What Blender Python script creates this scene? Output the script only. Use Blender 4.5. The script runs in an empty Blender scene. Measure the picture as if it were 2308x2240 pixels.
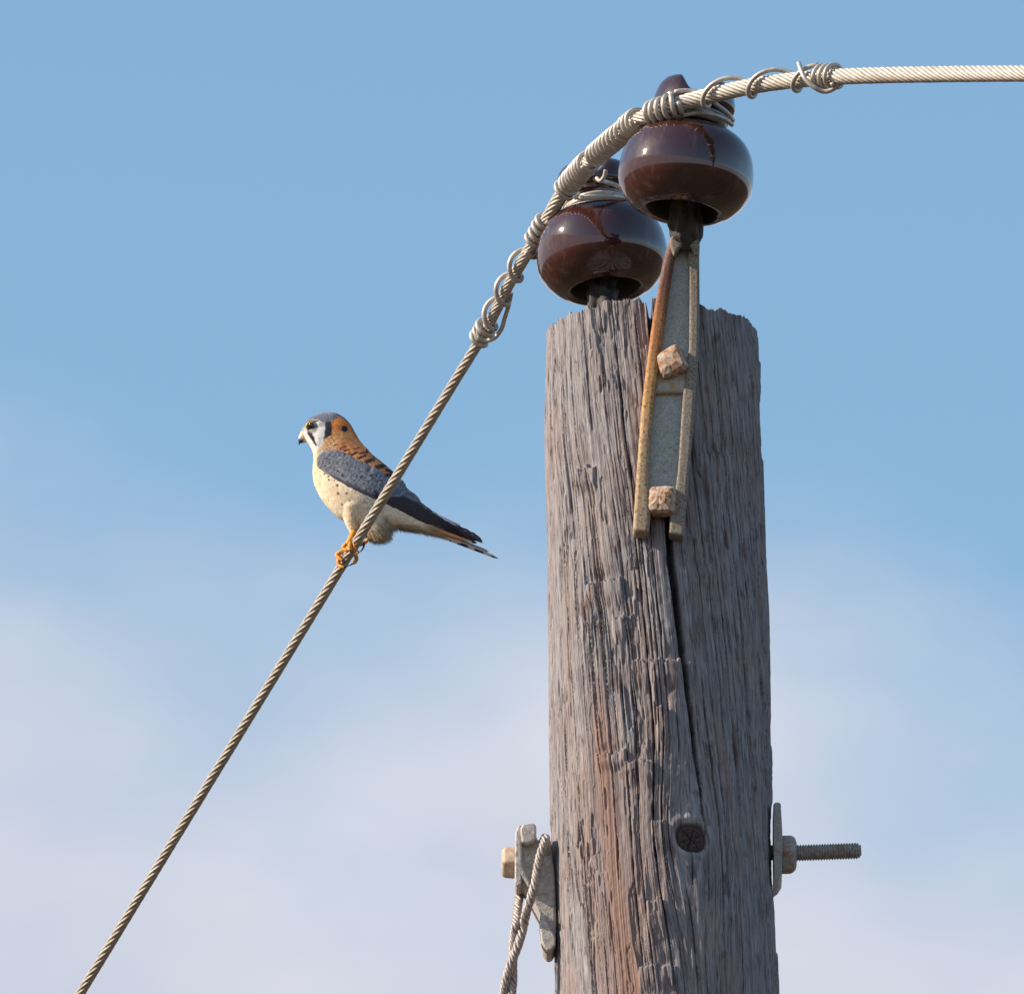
import bpy, bmesh, math, random
import numpy as np
from mathutils import Vector, Matrix

random.seed(7)
RNG = np.random.default_rng(7)
PI = math.pi
S = bpy.context.scene
COL = S.collection

# ------------------------------------------------------------------ camera
K = 0.00045                 # metres per photo pixel at the pole
ELEV = math.radians(18.0)
DIST = 18.0
CAMZ = 1.6
SE, CE = math.sin(ELEV), math.cos(ELEV)
TARGET = np.array([0.0, 0.0, CAMZ + DIST * SE])
CAM = TARGET - DIST * np.array([0.0, CE, SE])
FWD = np.array([0.0, CE, SE]); RIGHT = np.array([1.0, 0, 0]); UP = np.array([0.0, -SE, CE])
cd = bpy.data.cameras.new("Camera")
cam = bpy.data.objects.new("Camera", cd); COL.objects.link(cam)
cam.location = CAM
cam.rotation_euler = (math.radians(90) + ELEV, 0, 0)
cd.sensor_fit = 'HORIZONTAL'; cd.sensor_width = 36
cd.lens = 36 * DIST / (2308 * K)
cd.clip_start = 0.1; cd.clip_end = 6000
S.camera = cam

# ------------------------------------------------------------------ light
SUN_EL = math.radians(31)
SUN_AZ = math.radians(-90 - 9)      # compass-like angle from +Y, clockwise: from the left, a little to the camera's side
sun_dir = np.array([math.sin(SUN_AZ) * math.cos(SUN_EL), math.cos(SUN_AZ) * math.cos(SUN_EL), math.sin(SUN_EL)])
sl = bpy.data.lights.new("Sun", 'SUN'); sl.energy = 5.0; sl.angle = math.radians(0.53); sl.color = (1.0, 0.85, 0.69)
so = bpy.data.objects.new("Sun", sl); COL.objects.link(so)
so.rotation_euler = Vector(-sun_dir).to_track_quat('-Z', 'Y').to_euler()

w = bpy.data.worlds.new("World"); S.world = w; w.use_nodes = True
nt = w.node_tree; nt.nodes.clear()
out = nt.nodes.new('ShaderNodeOutputWorld')
sky = nt.nodes.new('ShaderNodeTexSky'); sky.sky_type = 'NISHITA'; sky.sun_disc = False
sky.sun_elevation = SUN_EL; sky.sun_rotation = SUN_AZ
sky.air_density = 1.0; sky.dust_density = 0.7; sky.ozone_density = 1.3
bg = nt.nodes.new('ShaderNodeBackground'); bg.inputs[1].default_value = 0.104
tint = nt.nodes.new('ShaderNodeMix'); tint.data_type = 'RGBA'; tint.blend_type = 'MULTIPLY'; tint.inputs[0].default_value = 1.0
tint.inputs[7].default_value = (1.20, 1.38, 1.34, 1)
nt.links.new(sky.outputs[0], tint.inputs[6]); nt.links.new(tint.outputs[2], bg.inputs[0])
bgc = nt.nodes.new('ShaderNodeBackground'); bgc.inputs[0].default_value = (0.465, 0.485, 0.590, 1); bgc.inputs[1].default_value = 1.0
tc = nt.nodes.new('ShaderNodeTexCoord')
cn2 = nt.nodes.new('ShaderNodeTexNoise'); cn2.inputs['Scale'].default_value = 26; cn2.inputs['Detail'].default_value = 4; cn2.inputs['Roughness'].default_value = 0.5
mp2 = nt.nodes.new('ShaderNodeMapping'); mp2.inputs['Location'].default_value = (2.1, 0.7, 1.3); mp2.inputs['Scale'].default_value = (1, 1, 1.5)
nt.links.new(tc.outputs['Generated'], mp2.inputs[0]); nt.links.new(mp2.outputs[0], cn2.inputs['Vector'])
cr2 = nt.nodes.new('ShaderNodeValToRGB'); nt.links.new(cn2.outputs[0], cr2.inputs[0]); nt.links.new(cr2.outputs[0], bgc.inputs[0])
cr2.color_ramp.elements[0].position = 0.38; cr2.color_ramp.elements[0].color = (0.44, 0.475, 0.57, 1)
cr2.color_ramp.elements[1].position = 0.66; cr2.color_ramp.elements[1].color = (0.575, 0.575, 0.625, 1)
sep = nt.nodes.new('ShaderNodeSeparateXYZ'); nt.links.new(tc.outputs['Generated'], sep.inputs[0])
mp = nt.nodes.new('ShaderNodeMapping'); mp.inputs['Scale'].default_value = (1, 1, 1.9); mp.inputs['Location'].default_value = (0.21, 0.3, 0.4)
nt.links.new(tc.outputs['Generated'], mp.inputs[0])
cn = nt.nodes.new('ShaderNodeTexNoise'); cn.inputs['Scale'].default_value = 19; cn.inputs['Detail'].default_value = 4.5; cn.inputs['Roughness'].default_value = 0.48
nt.links.new(mp.outputs[0], cn.inputs['Vector'])
ml = nt.nodes.new('ShaderNodeMath'); ml.operation = 'MULTIPLY_ADD'; ml.inputs[1].default_value = 0.050; ml.inputs[2].default_value = -0.025
nt.links.new(cn.outputs[0], ml.inputs[0])
# the bank of thin cloud stands a little higher on the left than on the right
mx = nt.nodes.new('ShaderNodeMath'); mx.operation = 'MULTIPLY_ADD'; mx.inputs[1].default_value = 0.16
nt.links.new(sep.outputs[0], mx.inputs[0]); nt.links.new(sep.outputs[2], mx.inputs[2])
cl = nt.nodes.new('ShaderNodeMath'); cl.operation = 'ADD'
nt.links.new(mx.outputs[0], cl.inputs[0]); nt.links.new(ml.outputs[0], cl.inputs[1])
mr = nt.nodes.new('ShaderNodeMapRange'); mr.interpolation_type = 'SMOOTHSTEP'
mr.inputs[1].default_value = 0.3095; mr.inputs[2].default_value = 0.2825; mr.inputs[3].default_value = 0.0; mr.inputs[4].default_value = 1.0
nt.links.new(cl.outputs[0], mr.inputs[0])
mix = nt.nodes.new('ShaderNodeMixShader')
nt.links.new(mr.outputs[0], mix.inputs[0]); nt.links.new(bg.outputs[0], mix.inputs[1]); nt.links.new(bgc.outputs[0], mix.inputs[2])
nt.links.new(mix.outputs[0], out.inputs[0])

S.view_settings.view_transform = 'Standard'; S.view_settings.look = 'None'
S.view_settings.exposure = 0.40; S.view_settings.gamma = 1.0
S.render.engine = 'CYCLES'

# ------------------------------------------------------------------ helpers
def P(u, v, Y=0.0, wpx=0.0):
    """world point on the vertical plane Y that shows at photo pixel (u, v)"""
    d = RIGHT * (u - 1154) * K + UP * (1120 - v) * K + FWD * DIST
    t = (Y - CAM[1]) / d[1]
    return CAM + d * t - FWD * (wpx * K)

def hash3(ix, iy, iz, seed):
    n = (ix.astype(np.int64) * 374761393 + iy.astype(np.int64) * 668265263 + iz.astype(np.int64) * 2147483647 + seed * 144665) & 0xffffffff
    n = ((n ^ (n >> 13)) * 1274126177) & 0xffffffff
    n = ((n ^ (n >> 16)) * 2246822519) & 0xffffffff
    return ((n ^ (n >> 15)) & 0xffffff) / float(0xffffff) * 2 - 1

def noise3(x, y, z=None, seed=0):
    x = np.asarray(x, float); y = np.asarray(y, float)
    z2 = z is None
    z = np.zeros(1) if z2 else np.asarray(z, float)
    fx, fy, fz = np.floor(x), np.floor(y), np.floor(z)
    tx, ty, tz = x - fx, y - fy, z - fz
    s = lambda t: t * t * t * (t * (t * 6 - 15) + 10)
    if z2:
        sx, sy = s(tx), s(ty); r = 0; o = np.zeros(1, np.int64)
        for i in (0, 1):
            wx = sx if i else 1 - sx
            for j in (0, 1): r = r + wx * (sy if j else 1 - sy) * hash3(fx + i, fy + j, o, seed)
        return r
    sx, sy, sz = s(tx), s(ty), s(tz)
    r = 0
    for i in (0, 1):
        wx = sx if i else 1 - sx
        for j in (0, 1):
            wy = sy if j else 1 - sy
            for k in (0, 1):
                wz = sz if k else 1 - sz
                r = r + wx * wy * wz * hash3(fx + i, fy + j, fz + k, seed)
    return r

def smooth(a, b, x):
    t = np.clip((x - a) / (b - a), 0, 1); return t * t * (3 - 2 * t)

def catmull(pts, n):
    """n samples per segment through pts (array m x d)"""
    pts = np.asarray(pts, float)
    p = np.vstack([2 * pts[0] - pts[1], pts, 2 * pts[-1] - pts[-2]])
    outp = []
    for i in range(1, len(p) - 2):
        t = np.linspace(0, 1, n, endpoint=False)[:, None]
        a, b, c, d = p[i - 1], p[i], p[i + 1], p[i + 2]
        outp.append(0.5 * ((2 * b) + (-a + c) * t + (2 * a - 5 * b + 4 * c - d) * t ** 2 + (-a + 3 * b - 3 * c + d) * t ** 3))
    outp.append(pts[-1][None])
    return np.vstack(outp)

def resample(pts, step):
    pts = np.asarray(pts, float)
    d = np.linalg.norm(np.diff(pts[:, :3], axis=0), axis=1)
    s = np.concatenate([[0], np.cumsum(d)])
    n = max(3, int(s[-1] / step))
    t = np.linspace(0, s[-1], n)
    return np.stack([np.interp(t, s, pts[:, i]) for i in range(pts.shape[1])], 1), t

def frames(pts):
    T = np.gradient(pts, axis=0); T /= np.linalg.norm(T, axis=1)[:, None] + 1e-12
    N = np.zeros_like(T); n = np.cross(T[0], [0, 1, 0.01]); n /= np.linalg.norm(n)
    for i in range(len(T)):
        n = n - T[i] * np.dot(n, T[i]); n /= np.linalg.norm(n); N[i] = n
    return T, N, np.cross(T, N)

class MB:
    def __init__(s): s.v = []; s.f = []; s.n = 0; s.mi = []
    def add(s, verts, faces, mi=0):
        verts = np.asarray(verts, float)
        s.v.append(verts)
        s.f += [tuple(i + s.n for i in f) for f in faces]
        s.mi += [mi] * len(faces)
        s.n += len(verts)
        return s
    def tube(s, pts, r, seg=10, cap=True, flat=None):
        pts = np.asarray(pts, float); n = len(pts)
        r = np.broadcast_to(np.asarray(r, float), (n,))
        T, N, B = frames(pts)
        a = np.arange(seg) * 2 * PI / seg
        V = pts[:, None] + r[:, None, None] * (np.cos(a)[None, :, None] * N[:, None] + np.sin(a)[None, :, None] * B[:, None] * (1 if flat is None else flat))
        F = []
        for i in range(n - 1):
            b = i * seg
            for j in range(seg):
                k = (j + 1) % seg
                F.append((b + j, b + k, b + seg + k, b + seg + j))
        if cap:
            F.append(tuple(range(seg))[::-1]); F.append(tuple((n - 1) * seg + j for j in range(seg)))
        return s.add(V.reshape(-1, 3), F)
    def prism(s, poly, y0, y1, mi=0):
        """poly: list of photo pixels on plane Y=y0 ; extruded straight along Y to y1 ('y0' nearer the camera)"""
        base = np.array([P(u, v, y0) for u, v in poly]); back = base.copy(); back[:, 1] = y1
        n = len(poly)
        F = [tuple(range(n)), tuple(range(2 * n - 1, n - 1, -1))]
        for i in range(n):
            j = (i + 1) % n
            F.append((i, i + n, j + n, j))
        return s.add(np.vstack([base, back]), F, mi)
    def build(s, name, mats, parent=None, smooth_=True, bevel=0, bseg=2, sub=0, autos=None):
        me = bpy.data.meshes.new(name)
        V = np.vstack(s.v)
        me.from_pydata(V.tolist(), [], s.f); me.update()
        o = bpy.data.objects.new(name, me); COL.objects.link(o)
        for m in (mats if isinstance(mats, (list, tuple)) else [mats]): me.materials.append(m)
        if any(s.mi): me.polygons.foreach_set('material_index', s.mi)
        bm = bmesh.new(); bm.from_mesh(me); bmesh.ops.recalc_face_normals(bm, faces=bm.faces); bm.to_mesh(me); bm.free()
        me.polygons.foreach_set('use_smooth', [smooth_] * len(me.polygons))
        if bevel:
            b = o.modifiers.new('bevel', 'BEVEL'); b.width = bevel; b.segments = bseg; b.limit_method = 'ANGLE'; b.angle_limit = math.radians(35)
            wn = o.modifiers.new('wn', 'WEIGHTED_NORMAL'); wn.keep_sharp = True
        if sub:
            m = o.modifiers.new('sub', 'SUBSURF'); m.levels = m.render_levels = sub
        if parent is not None:
            o.parent = parent; o.matrix_parent_inverse = parent.matrix_world.inverted()
        return o

def tag(o, label=None, cat=None, group=None, kind=None):
    if label: o['label'] = label
    if cat: o['category'] = cat
    if group: o['group'] = group
    if kind: o['kind'] = kind
    return o

def empty(name, loc, label, cat, group=None):
    o = bpy.data.objects.new(name, None); COL.objects.link(o); o.location = loc; o.empty_display_size = 0.03
    o.matrix_world = Matrix.Translation(Vector(loc))
    return tag(o, label, cat, group)

# ------------------------------------------------------------------ materials
class Mat:
    def __init__(s, name, rough=0.5, metal=0.0, spec=0.5):
        s.m = bpy.data.materials.new(name); s.m.use_nodes = True
        s.t = s.m.node_tree; s.b = s.t.nodes['Principled BSDF']
        s.b.inputs['Roughness'].default_value = rough; s.b.inputs['Metallic'].default_value = metal
        s.b.inputs['Specular IOR Level'].default_value = spec
        s.tc = s.t.nodes.new('ShaderNodeTexCoord')
    def link(s, a, b): s.t.links.new(a, b)
    def map(s, scale, coord='Object', loc=(0, 0, 0)):
        m = s.t.nodes.new('ShaderNodeMapping'); m.inputs['Scale'].default_value = scale; m.inputs['Location'].default_value = loc
        s.link(s.tc.outputs[coord], m.inputs[0]); return m.outputs[0]
    def noise(s, vec, scale=1, detail=4, rough=0.55, dist=0):
        n = s.t.nodes.new('ShaderNodeTexNoise'); n.inputs['Scale'].default_value = scale; n.inputs['Detail'].default_value = detail
        n.inputs['Roughness'].default_value = rough; n.inputs['Distortion'].default_value = dist
        s.link(vec, n.inputs['Vector']); return n.outputs[0]
    def ramp(s, fac, stops):
        r = s.t.nodes.new('ShaderNodeValToRGB'); e = r.color_ramp.elements
        while len(e) < len(stops): e.new(0.5)
        for x, (p, c) in zip(e, stops):
            x.position = p; x.color = (*c, 1) if len(c) == 3 else c
        s.link(fac, r.inputs[0]); return r.outputs[0]
    def mix(s, fac, a, b, mode='MIX'):
        m = s.t.nodes.new('ShaderNodeMix'); m.data_type = 'RGBA'; m.blend_type = mode
        for sock, val in ((m.inputs[0], fac), (m.inputs[6], a), (m.inputs[7], b)):
            if isinstance(val, (int, float)): sock.default_value = val
            elif isinstance(val, tuple): sock.default_value = (*val, 1)
            else: s.link(val, sock)
        return m.outputs[2]
    def attr(s, name):
        a = s.t.nodes.new('ShaderNodeAttribute'); a.attribute_name = name; return a
    def bump(s, h, strength=0.5, dist=0.001, prev=None):
        b = s.t.nodes.new('ShaderNodeBump'); b.inputs['Strength'].default_value = strength; b.inputs['Distance'].default_value = dist
        s.link(h, b.inputs['Height'])
        if prev is not None: s.link(prev, b.inputs['Normal'])
        s.link(b.outputs[0], s.b.inputs['Normal']); return b.outputs[0]
    def color(s, c):
        if isinstance(c, tuple): s.b.inputs['Base Color'].default_value = (*c, 1)
        else: s.link(c, s.b.inputs['Base Color'])

def wood_mat():
    M = Mat('weathered_wood', rough=0.85, spec=0.25)
    fine = M.noise(M.map((1000, 45, 1), 'UV'), 1, 5, 0.65)
    mid = M.noise(M.map((230, 15, 1), 'UV'), 1, 5, 0.65, 0.3)
    big = M.noise(M.map((34, 7, 1), 'UV', (3, 5, 0)), 1, 5, 0.6, 0.6)
    blot = M.noise(M.map((60, 28, 1), 'UV', (8, 2, 0)), 1, 5, 0.6, 0.3)
    grey = M.ramp(mid, [(0.28, (0.152, 0.140, 0.146)), (0.5, (0.298, 0.280, 0.288)), (0.72, (0.425, 0.400, 0.406))])
    streak = M.ramp(fine, [(0.34, (0.34, 0.31, 0.31)), (0.50, (0.92, 0.92, 0.93)), (0.72, (1.22, 1.20, 1.20))])
    c = M.mix(1.0, grey, streak, 'MULTIPLY')
    warm = M.mix(0.4, c, (0.34, 0.235, 0.19))
    c = M.mix(M.ramp(big, [(0.46, (0, 0, 0)), (0.62, (0.75, 0.75, 0.75))]), c, warm)
    dirt = M.ramp(blot, [(0.59, (0, 0, 0)), (0.67, (0.62, 0.62, 0.62))])
    c = M.mix(dirt, c, (0.105, 0.058, 0.052))
    thin = M.noise(M.map((420, 5, 1), 'UV', (1, 9, 0)), 1, 3, 0.5, 0.2)
    c = M.mix(M.ramp(thin, [(0.30, (0.75, 0.75, 0.75)), (0.37, (0, 0, 0))]), c, (0.055, 0.042, 0.045))
    fl = M.attr('flake').outputs['Fac']
    c = M.mix(fl, c, M.mix(0.35, c, (0.20, 0.13, 0.11)))
    rb = M.attr('redwood').outputs['Fac']
    c = M.mix(rb, c, M.mix(mid, (0.25, 0.155, 0.125), (0.33, 0.215, 0.175)))
    kn = M.attr('knot').outputs['Fac']
    c = M.mix(kn, c, M.mix(fine, (0.035, 0.024, 0.022), (0.16, 0.11, 0.10)))
    M.color(c)
    n = M.bump(mid, 0.7, 0.0016)
    n = M.bump(fine, 0.9, 0.0010, n)
    g = M.noise(M.map((1500, 700, 1), 'UV'), 1, 2, 0.5)
    M.bump(g, 0.35, 0.0003, n)
    return M.m

def metal_mat(name, base, dark, rust=None, rust_lo=0.5, rust_hi=0.6, rough=0.55, metal=0.35, sc=300, bump=0.5, bd=0.0005, rscale=90):
    M = Mat(name, rough=rough, metal=metal)
    n = M.noise(M.map((sc, sc, sc)), 1, 5, 0.65)
    c = M.ramp(n, [(0.3, dark), (0.65, base)])
    if rust:
        r = M.noise(M.map((rscale, rscale, rscale), loc=(3, 1, 7)), 1, 6, 0.7)
        f = M.ramp(r, [(rust_lo, (0, 0, 0)), (rust_hi, (1, 1, 1))])
        r2 = M.noise(M.map((240, 240, 240)), 1, 4, 0.6)
        rc = M.ramp(r2, [(0.3, rust[0]), (0.55, rust[1]), (0.75, rust[2])])
        c = M.mix(f, c, rc)
        # rusted parts are not metallic
        inv = M.t.nodes.new('ShaderNodeMath'); inv.operation = 'MULTIPLY_ADD'; inv.inputs[1].default_value = -metal; inv.inputs[2].default_value = metal
        M.link(f, inv.inputs[0]); M.link(inv.outputs[0], M.b.inputs['Metallic'])
    if name == 'galvanised_casting':
        g = M.t.nodes.new('ShaderNodeNewGeometry'); acc = None
        for (bu, bv, rad) in ((1505, 858, 0.022), (1496, 1128, 0.020), (1500, 560, 0.016)):
            dn = M.t.nodes.new('ShaderNodeVectorMath'); dn.operation = 'DISTANCE'; dn.inputs[1].default_value = P(bu, bv, -0.12); M.link(g.outputs['Position'], dn.inputs[0])
            m2 = M.t.nodes.new('ShaderNodeMapRange'); m2.inputs[1].default_value = rad; m2.inputs[2].default_value = rad * 0.45; M.link(dn.outputs['Value'], m2.inputs[0])
            if acc is None: acc = m2.outputs[0]
            else:
                mm = M.t.nodes.new('ShaderNodeMath'); mm.operation = 'MAXIMUM'; M.link(acc, mm.inputs[0]); M.link(m2.outputs[0], mm.inputs[1]); acc = mm.outputs[0]
        st = M.ramp(M.noise(M.map((150, 150, 110)), 1, 5, 0.7), [(0.36, (0, 0, 0)), (0.60, (0.95, 0.95, 0.95))])
        c = M.mix(M.mix(1.0, acc, st, 'MULTIPLY'), c, (0.42, 0.27, 0.10))
    M.color(c)
    M.bump(M.noise(M.map((sc * 3, sc * 3, sc * 3)), 1, 3, 0.6), bump, bd)
    return M.m

RUST = ((0.16, 0.06, 0.03), (0.46, 0.19, 0.06), (0.66, 0.36, 0.14))
M_WOOD = wood_mat()
M_CABLE = metal_mat('weathered_aluminium', (0.64, 0.59, 0.52), (0.40, 0.355, 0.30), ((0.24, 0.19, 0.14), (0.34, 0.28, 0.22), (0.42, 0.36, 0.29)), 0.58, 0.74, rough=0.5, metal=0.25, rscale=45, sc=180, bump=0.25, bd=0.0002)
M_TIE = metal_mat('tie_wire_aluminium', (0.63, 0.585, 0.52), (0.38, 0.34, 0.295), rough=0.45, metal=0.3, sc=120, bump=0.2, bd=0.0002)
M_GUY = metal_mat('galvanised_strand', (0.50, 0.44, 0.40), (0.20, 0.16, 0.15), rough=0.55, metal=0.3, sc=420, bump=0.4, bd=0.0003)
M_GALV = metal_mat('galvanised_casting', (0.56, 0.60, 0.56), (0.27, 0.30, 0.28), RUST, 0.64, 0.74, rough=0.8, metal=0.0, sc=520, bump=0.8, bd=0.0007)
M_RUSTY = metal_mat('rusty_flange', (0.30, 0.20, 0.13), (0.2, 0.12, 0.08), RUST, 0.26, 0.42, rough=0.75, metal=0.05, sc=300, bump=0.7, bd=0.0006, rscale=60)
M_SPECK = metal_mat('speckled_flange', (0.40, 0.36, 0.29), (0.10, 0.075, 0.06), RUST, 0.58, 0.68, rough=0.75, metal=0.05, sc=480, bump=1.0, bd=0.0009, rscale=260)
M_BOLT = metal_mat('rust_spotted_bolt', (0.62, 0.54, 0.44), (0.40, 0.33, 0.26), RUST, 0.43, 0.57, rough=0.7, metal=0.0, sc=330, bump=1.0, bd=0.0010, rscale=170)
M_CLAMP = metal_mat('zinc_casting', (0.66, 0.62, 0.57), (0.34, 0.30, 0.27), ((0.20, 0.16, 0.13), (0.34, 0.27, 0.20), (0.45, 0.38, 0.30)), 0.56, 0.70, rough=0.6, metal=0.1, sc=240, bump=0.9, bd=0.0009, rscale=120)
M_TAN = metal_mat('tan_bolt_head', (0.60, 0.47, 0.36), (0.34, 0.23, 0.16), rough=0.65, metal=0.1, sc=160, bump=0.6, bd=0.0006)
M_NUT = metal_mat('galvanised_nut', (0.46, 0.43, 0.39), (0.24, 0.22, 0.20), RUST, 0.55, 0.70, rough=0.6, metal=0.15, sc=260, bump=0.8, bd=0.0007, rscale=70)
M_LEAD = metal_mat('tarred_pin_thread_dark_hole', (0.060, 0.050, 0.044), (0.022, 0.018, 0.018), rough=0.5, metal=0.1, sc=240, bump=1.0, bd=0.0012)

def flange_mat():
    """left flange: dark maroon rust at the top, orange in the middle, ochre grey towards the foot"""
    M = Mat('weathered_rust', rough=0.75)
    g = M.t.nodes.new('ShaderNodeNewGeometry'); sp = M.t.nodes.new('ShaderNodeSeparateXYZ'); M.link(g.outputs['Position'], sp.inputs[0])
    n1 = M.noise(M.map((55, 55, 30)), 1, 5, 0.7)
    z0, z1 = float(P(1440, 1200, -0.11)[2]), float(P(1500, 530, -0.11)[2])
    mr_ = M.t.nodes.new('ShaderNodeMapRange'); mr_.inputs[1].default_value = z0; mr_.inputs[2].default_value = z1; M.link(sp.outputs[2], mr_.inputs[0])
    ad = M.t.nodes.new('ShaderNodeMath'); ad.operation = 'MULTIPLY_ADD'; ad.inputs[1].default_value = 0.30; ad.inputs[2].default_value = -0.15; M.link(n1, ad.inputs[0])
    su = M.t.nodes.new('ShaderNodeMath'); M.link(ad.outputs[0], su.inputs[0]); M.link(mr_.outputs[0], su.inputs[1])
    c = M.ramp(su.outputs[0], [(0.0, (0.44, 0.33, 0.22)), (0.25, (0.52, 0.36, 0.20)), (0.45, (0.60, 0.33, 0.12)), (0.66, (0.48, 0.19, 0.06)), (0.86, (0.17, 0.07, 0.05)), (1.0, (0.30, 0.20, 0.14))])
    n2 = M.noise(M.map((330, 330, 330)), 1, 5, 0.7)
    c = M.mix(M.ramp(n2, [(0.36, (0.85, 0.85, 0.85)), (0.52, (0, 0, 0))]), c, (0.10, 0.045, 0.03))
    c = M.mix(M.ramp(n2, [(0.60, (0, 0, 0)), (0.72, (0.6, 0.6, 0.6))]), c, (0.56, 0.50, 0.40))
    M.color(c); M.bump(M.noise(M.map((900, 900, 900)), 1, 3, 0.6), 0.8, 0.0007)
    return M.m
M_FLANGE = flange_mat()

def glaze_mat():
    M = Mat('brown_glaze', rough=0.14)
    n = M.noise(M.map((14, 14, 14)), 1, 3, 0.5)
    gl = (M.ramp(n, [(0.3, (0.034, 0.011, 0.010)), (0.7, (0.060, 0.015, 0.011))]))
    du = M.noise(M.map((70, 70, 22), loc=(5, 2, 0)), 1, 7, 0.75)
    M.color(M.mix(M.ramp(du, [(0.52, (0, 0, 0)), (0.72, (0.30, 0.30, 0.30))]), gl, (0.26, 0.20, 0.17)))
    M.b.inputs['IOR'].default_value = 1.58
    M.b.inputs['Coat Weight'].default_value = 0.6
    M.b.inputs['Coat Roughness'].default_value = 0.015
    M.b.inputs['Coat IOR'].default_value = 1.5
    # dust film in patches
    d = M.noise(M.map((40, 40, 90)), 1, 6, 0.7)
    r = M.ramp(d, [(0.45, (0.04, 0.04, 0.04)), (0.75, (0.16, 0.16, 0.16))])
    M.link(r, M.b.inputs['Roughness'])
    M.bump(M.noise(M.map((60, 60, 60)), 1, 2, 0.5), 0.06, 0.002)
    return M.m
M_GLAZE = glaze_mat()

def ground_mat():
    M = Mat('dry_ground', rough=0.95, spec=0.2)
    a = M.noise(M.map((0.15, 0.15, 0.15)), 1, 6, 0.6); b = M.noise(M.map((4, 4, 4)), 1, 5, 0.6)
    c = M.mix(M.ramp(a, [(0.4, (0, 0, 0)), (0.6, (1, 1, 1))]), (0.09, 0.062, 0.04), (0.05, 0.05, 0.03))
    c = M.mix(M.ramp(b, [(0.4, (0, 0, 0)), (0.7, (0.6, 0.6, 0.6))]), c, (0.12, 0.09, 0.065))
    M.color(c); M.bump(b, 0.6, 0.05)
    return M.m

# ------------------------------------------------------------------ ground
def ground():
    mb = MB(); n = 60; ext = 3000.0
    t = np.linspace(-1, 1, n + 1); g = np.sign(t) * np.abs(t) ** 3 * ext
    X, Y = np.meshgrid(g, g)
    Z = noise3(X * 0.01, Y * 0.01) * np.clip(np.hypot(X, Y) / 60, 0, 1) * 0.8 + noise3(X * 0.3, Y * 0.3) * 0.03
    Z = np.where(np.hypot(X, Y) < 20, np.minimum(Z, 0.05), Z)
    V = np.stack([X, Y, Z], -1).reshape(-1, 3)
    F = [(i * (n + 1) + j, i * (n + 1) + j + 1, (i + 1) * (n + 1) + j + 1, (i + 1) * (n + 1) + j) for i in range(n) for j in range(n)]
    mb.add(V, F)
    tag(mb.build('ground', ground_mat()), kind='structure')
ground()

# ------------------------------------------------------------------ pole
def pole_axis(z):
    """world x of the axis and radius at height z"""
    z = np.asarray(z, float)
    zt, zb = P(1470, 700, 0)[2], P(1498, 2240, 0)[2]
    t = (zt - z) / (zt - zb)
    x = (1468 - 1154 + 30 * t) * K
    r = (244 + 8 * t) * K
    r = np.where(t < 0.25, r - 3.5 * K * (1 - t / 0.25), r)
    return x, r

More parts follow.
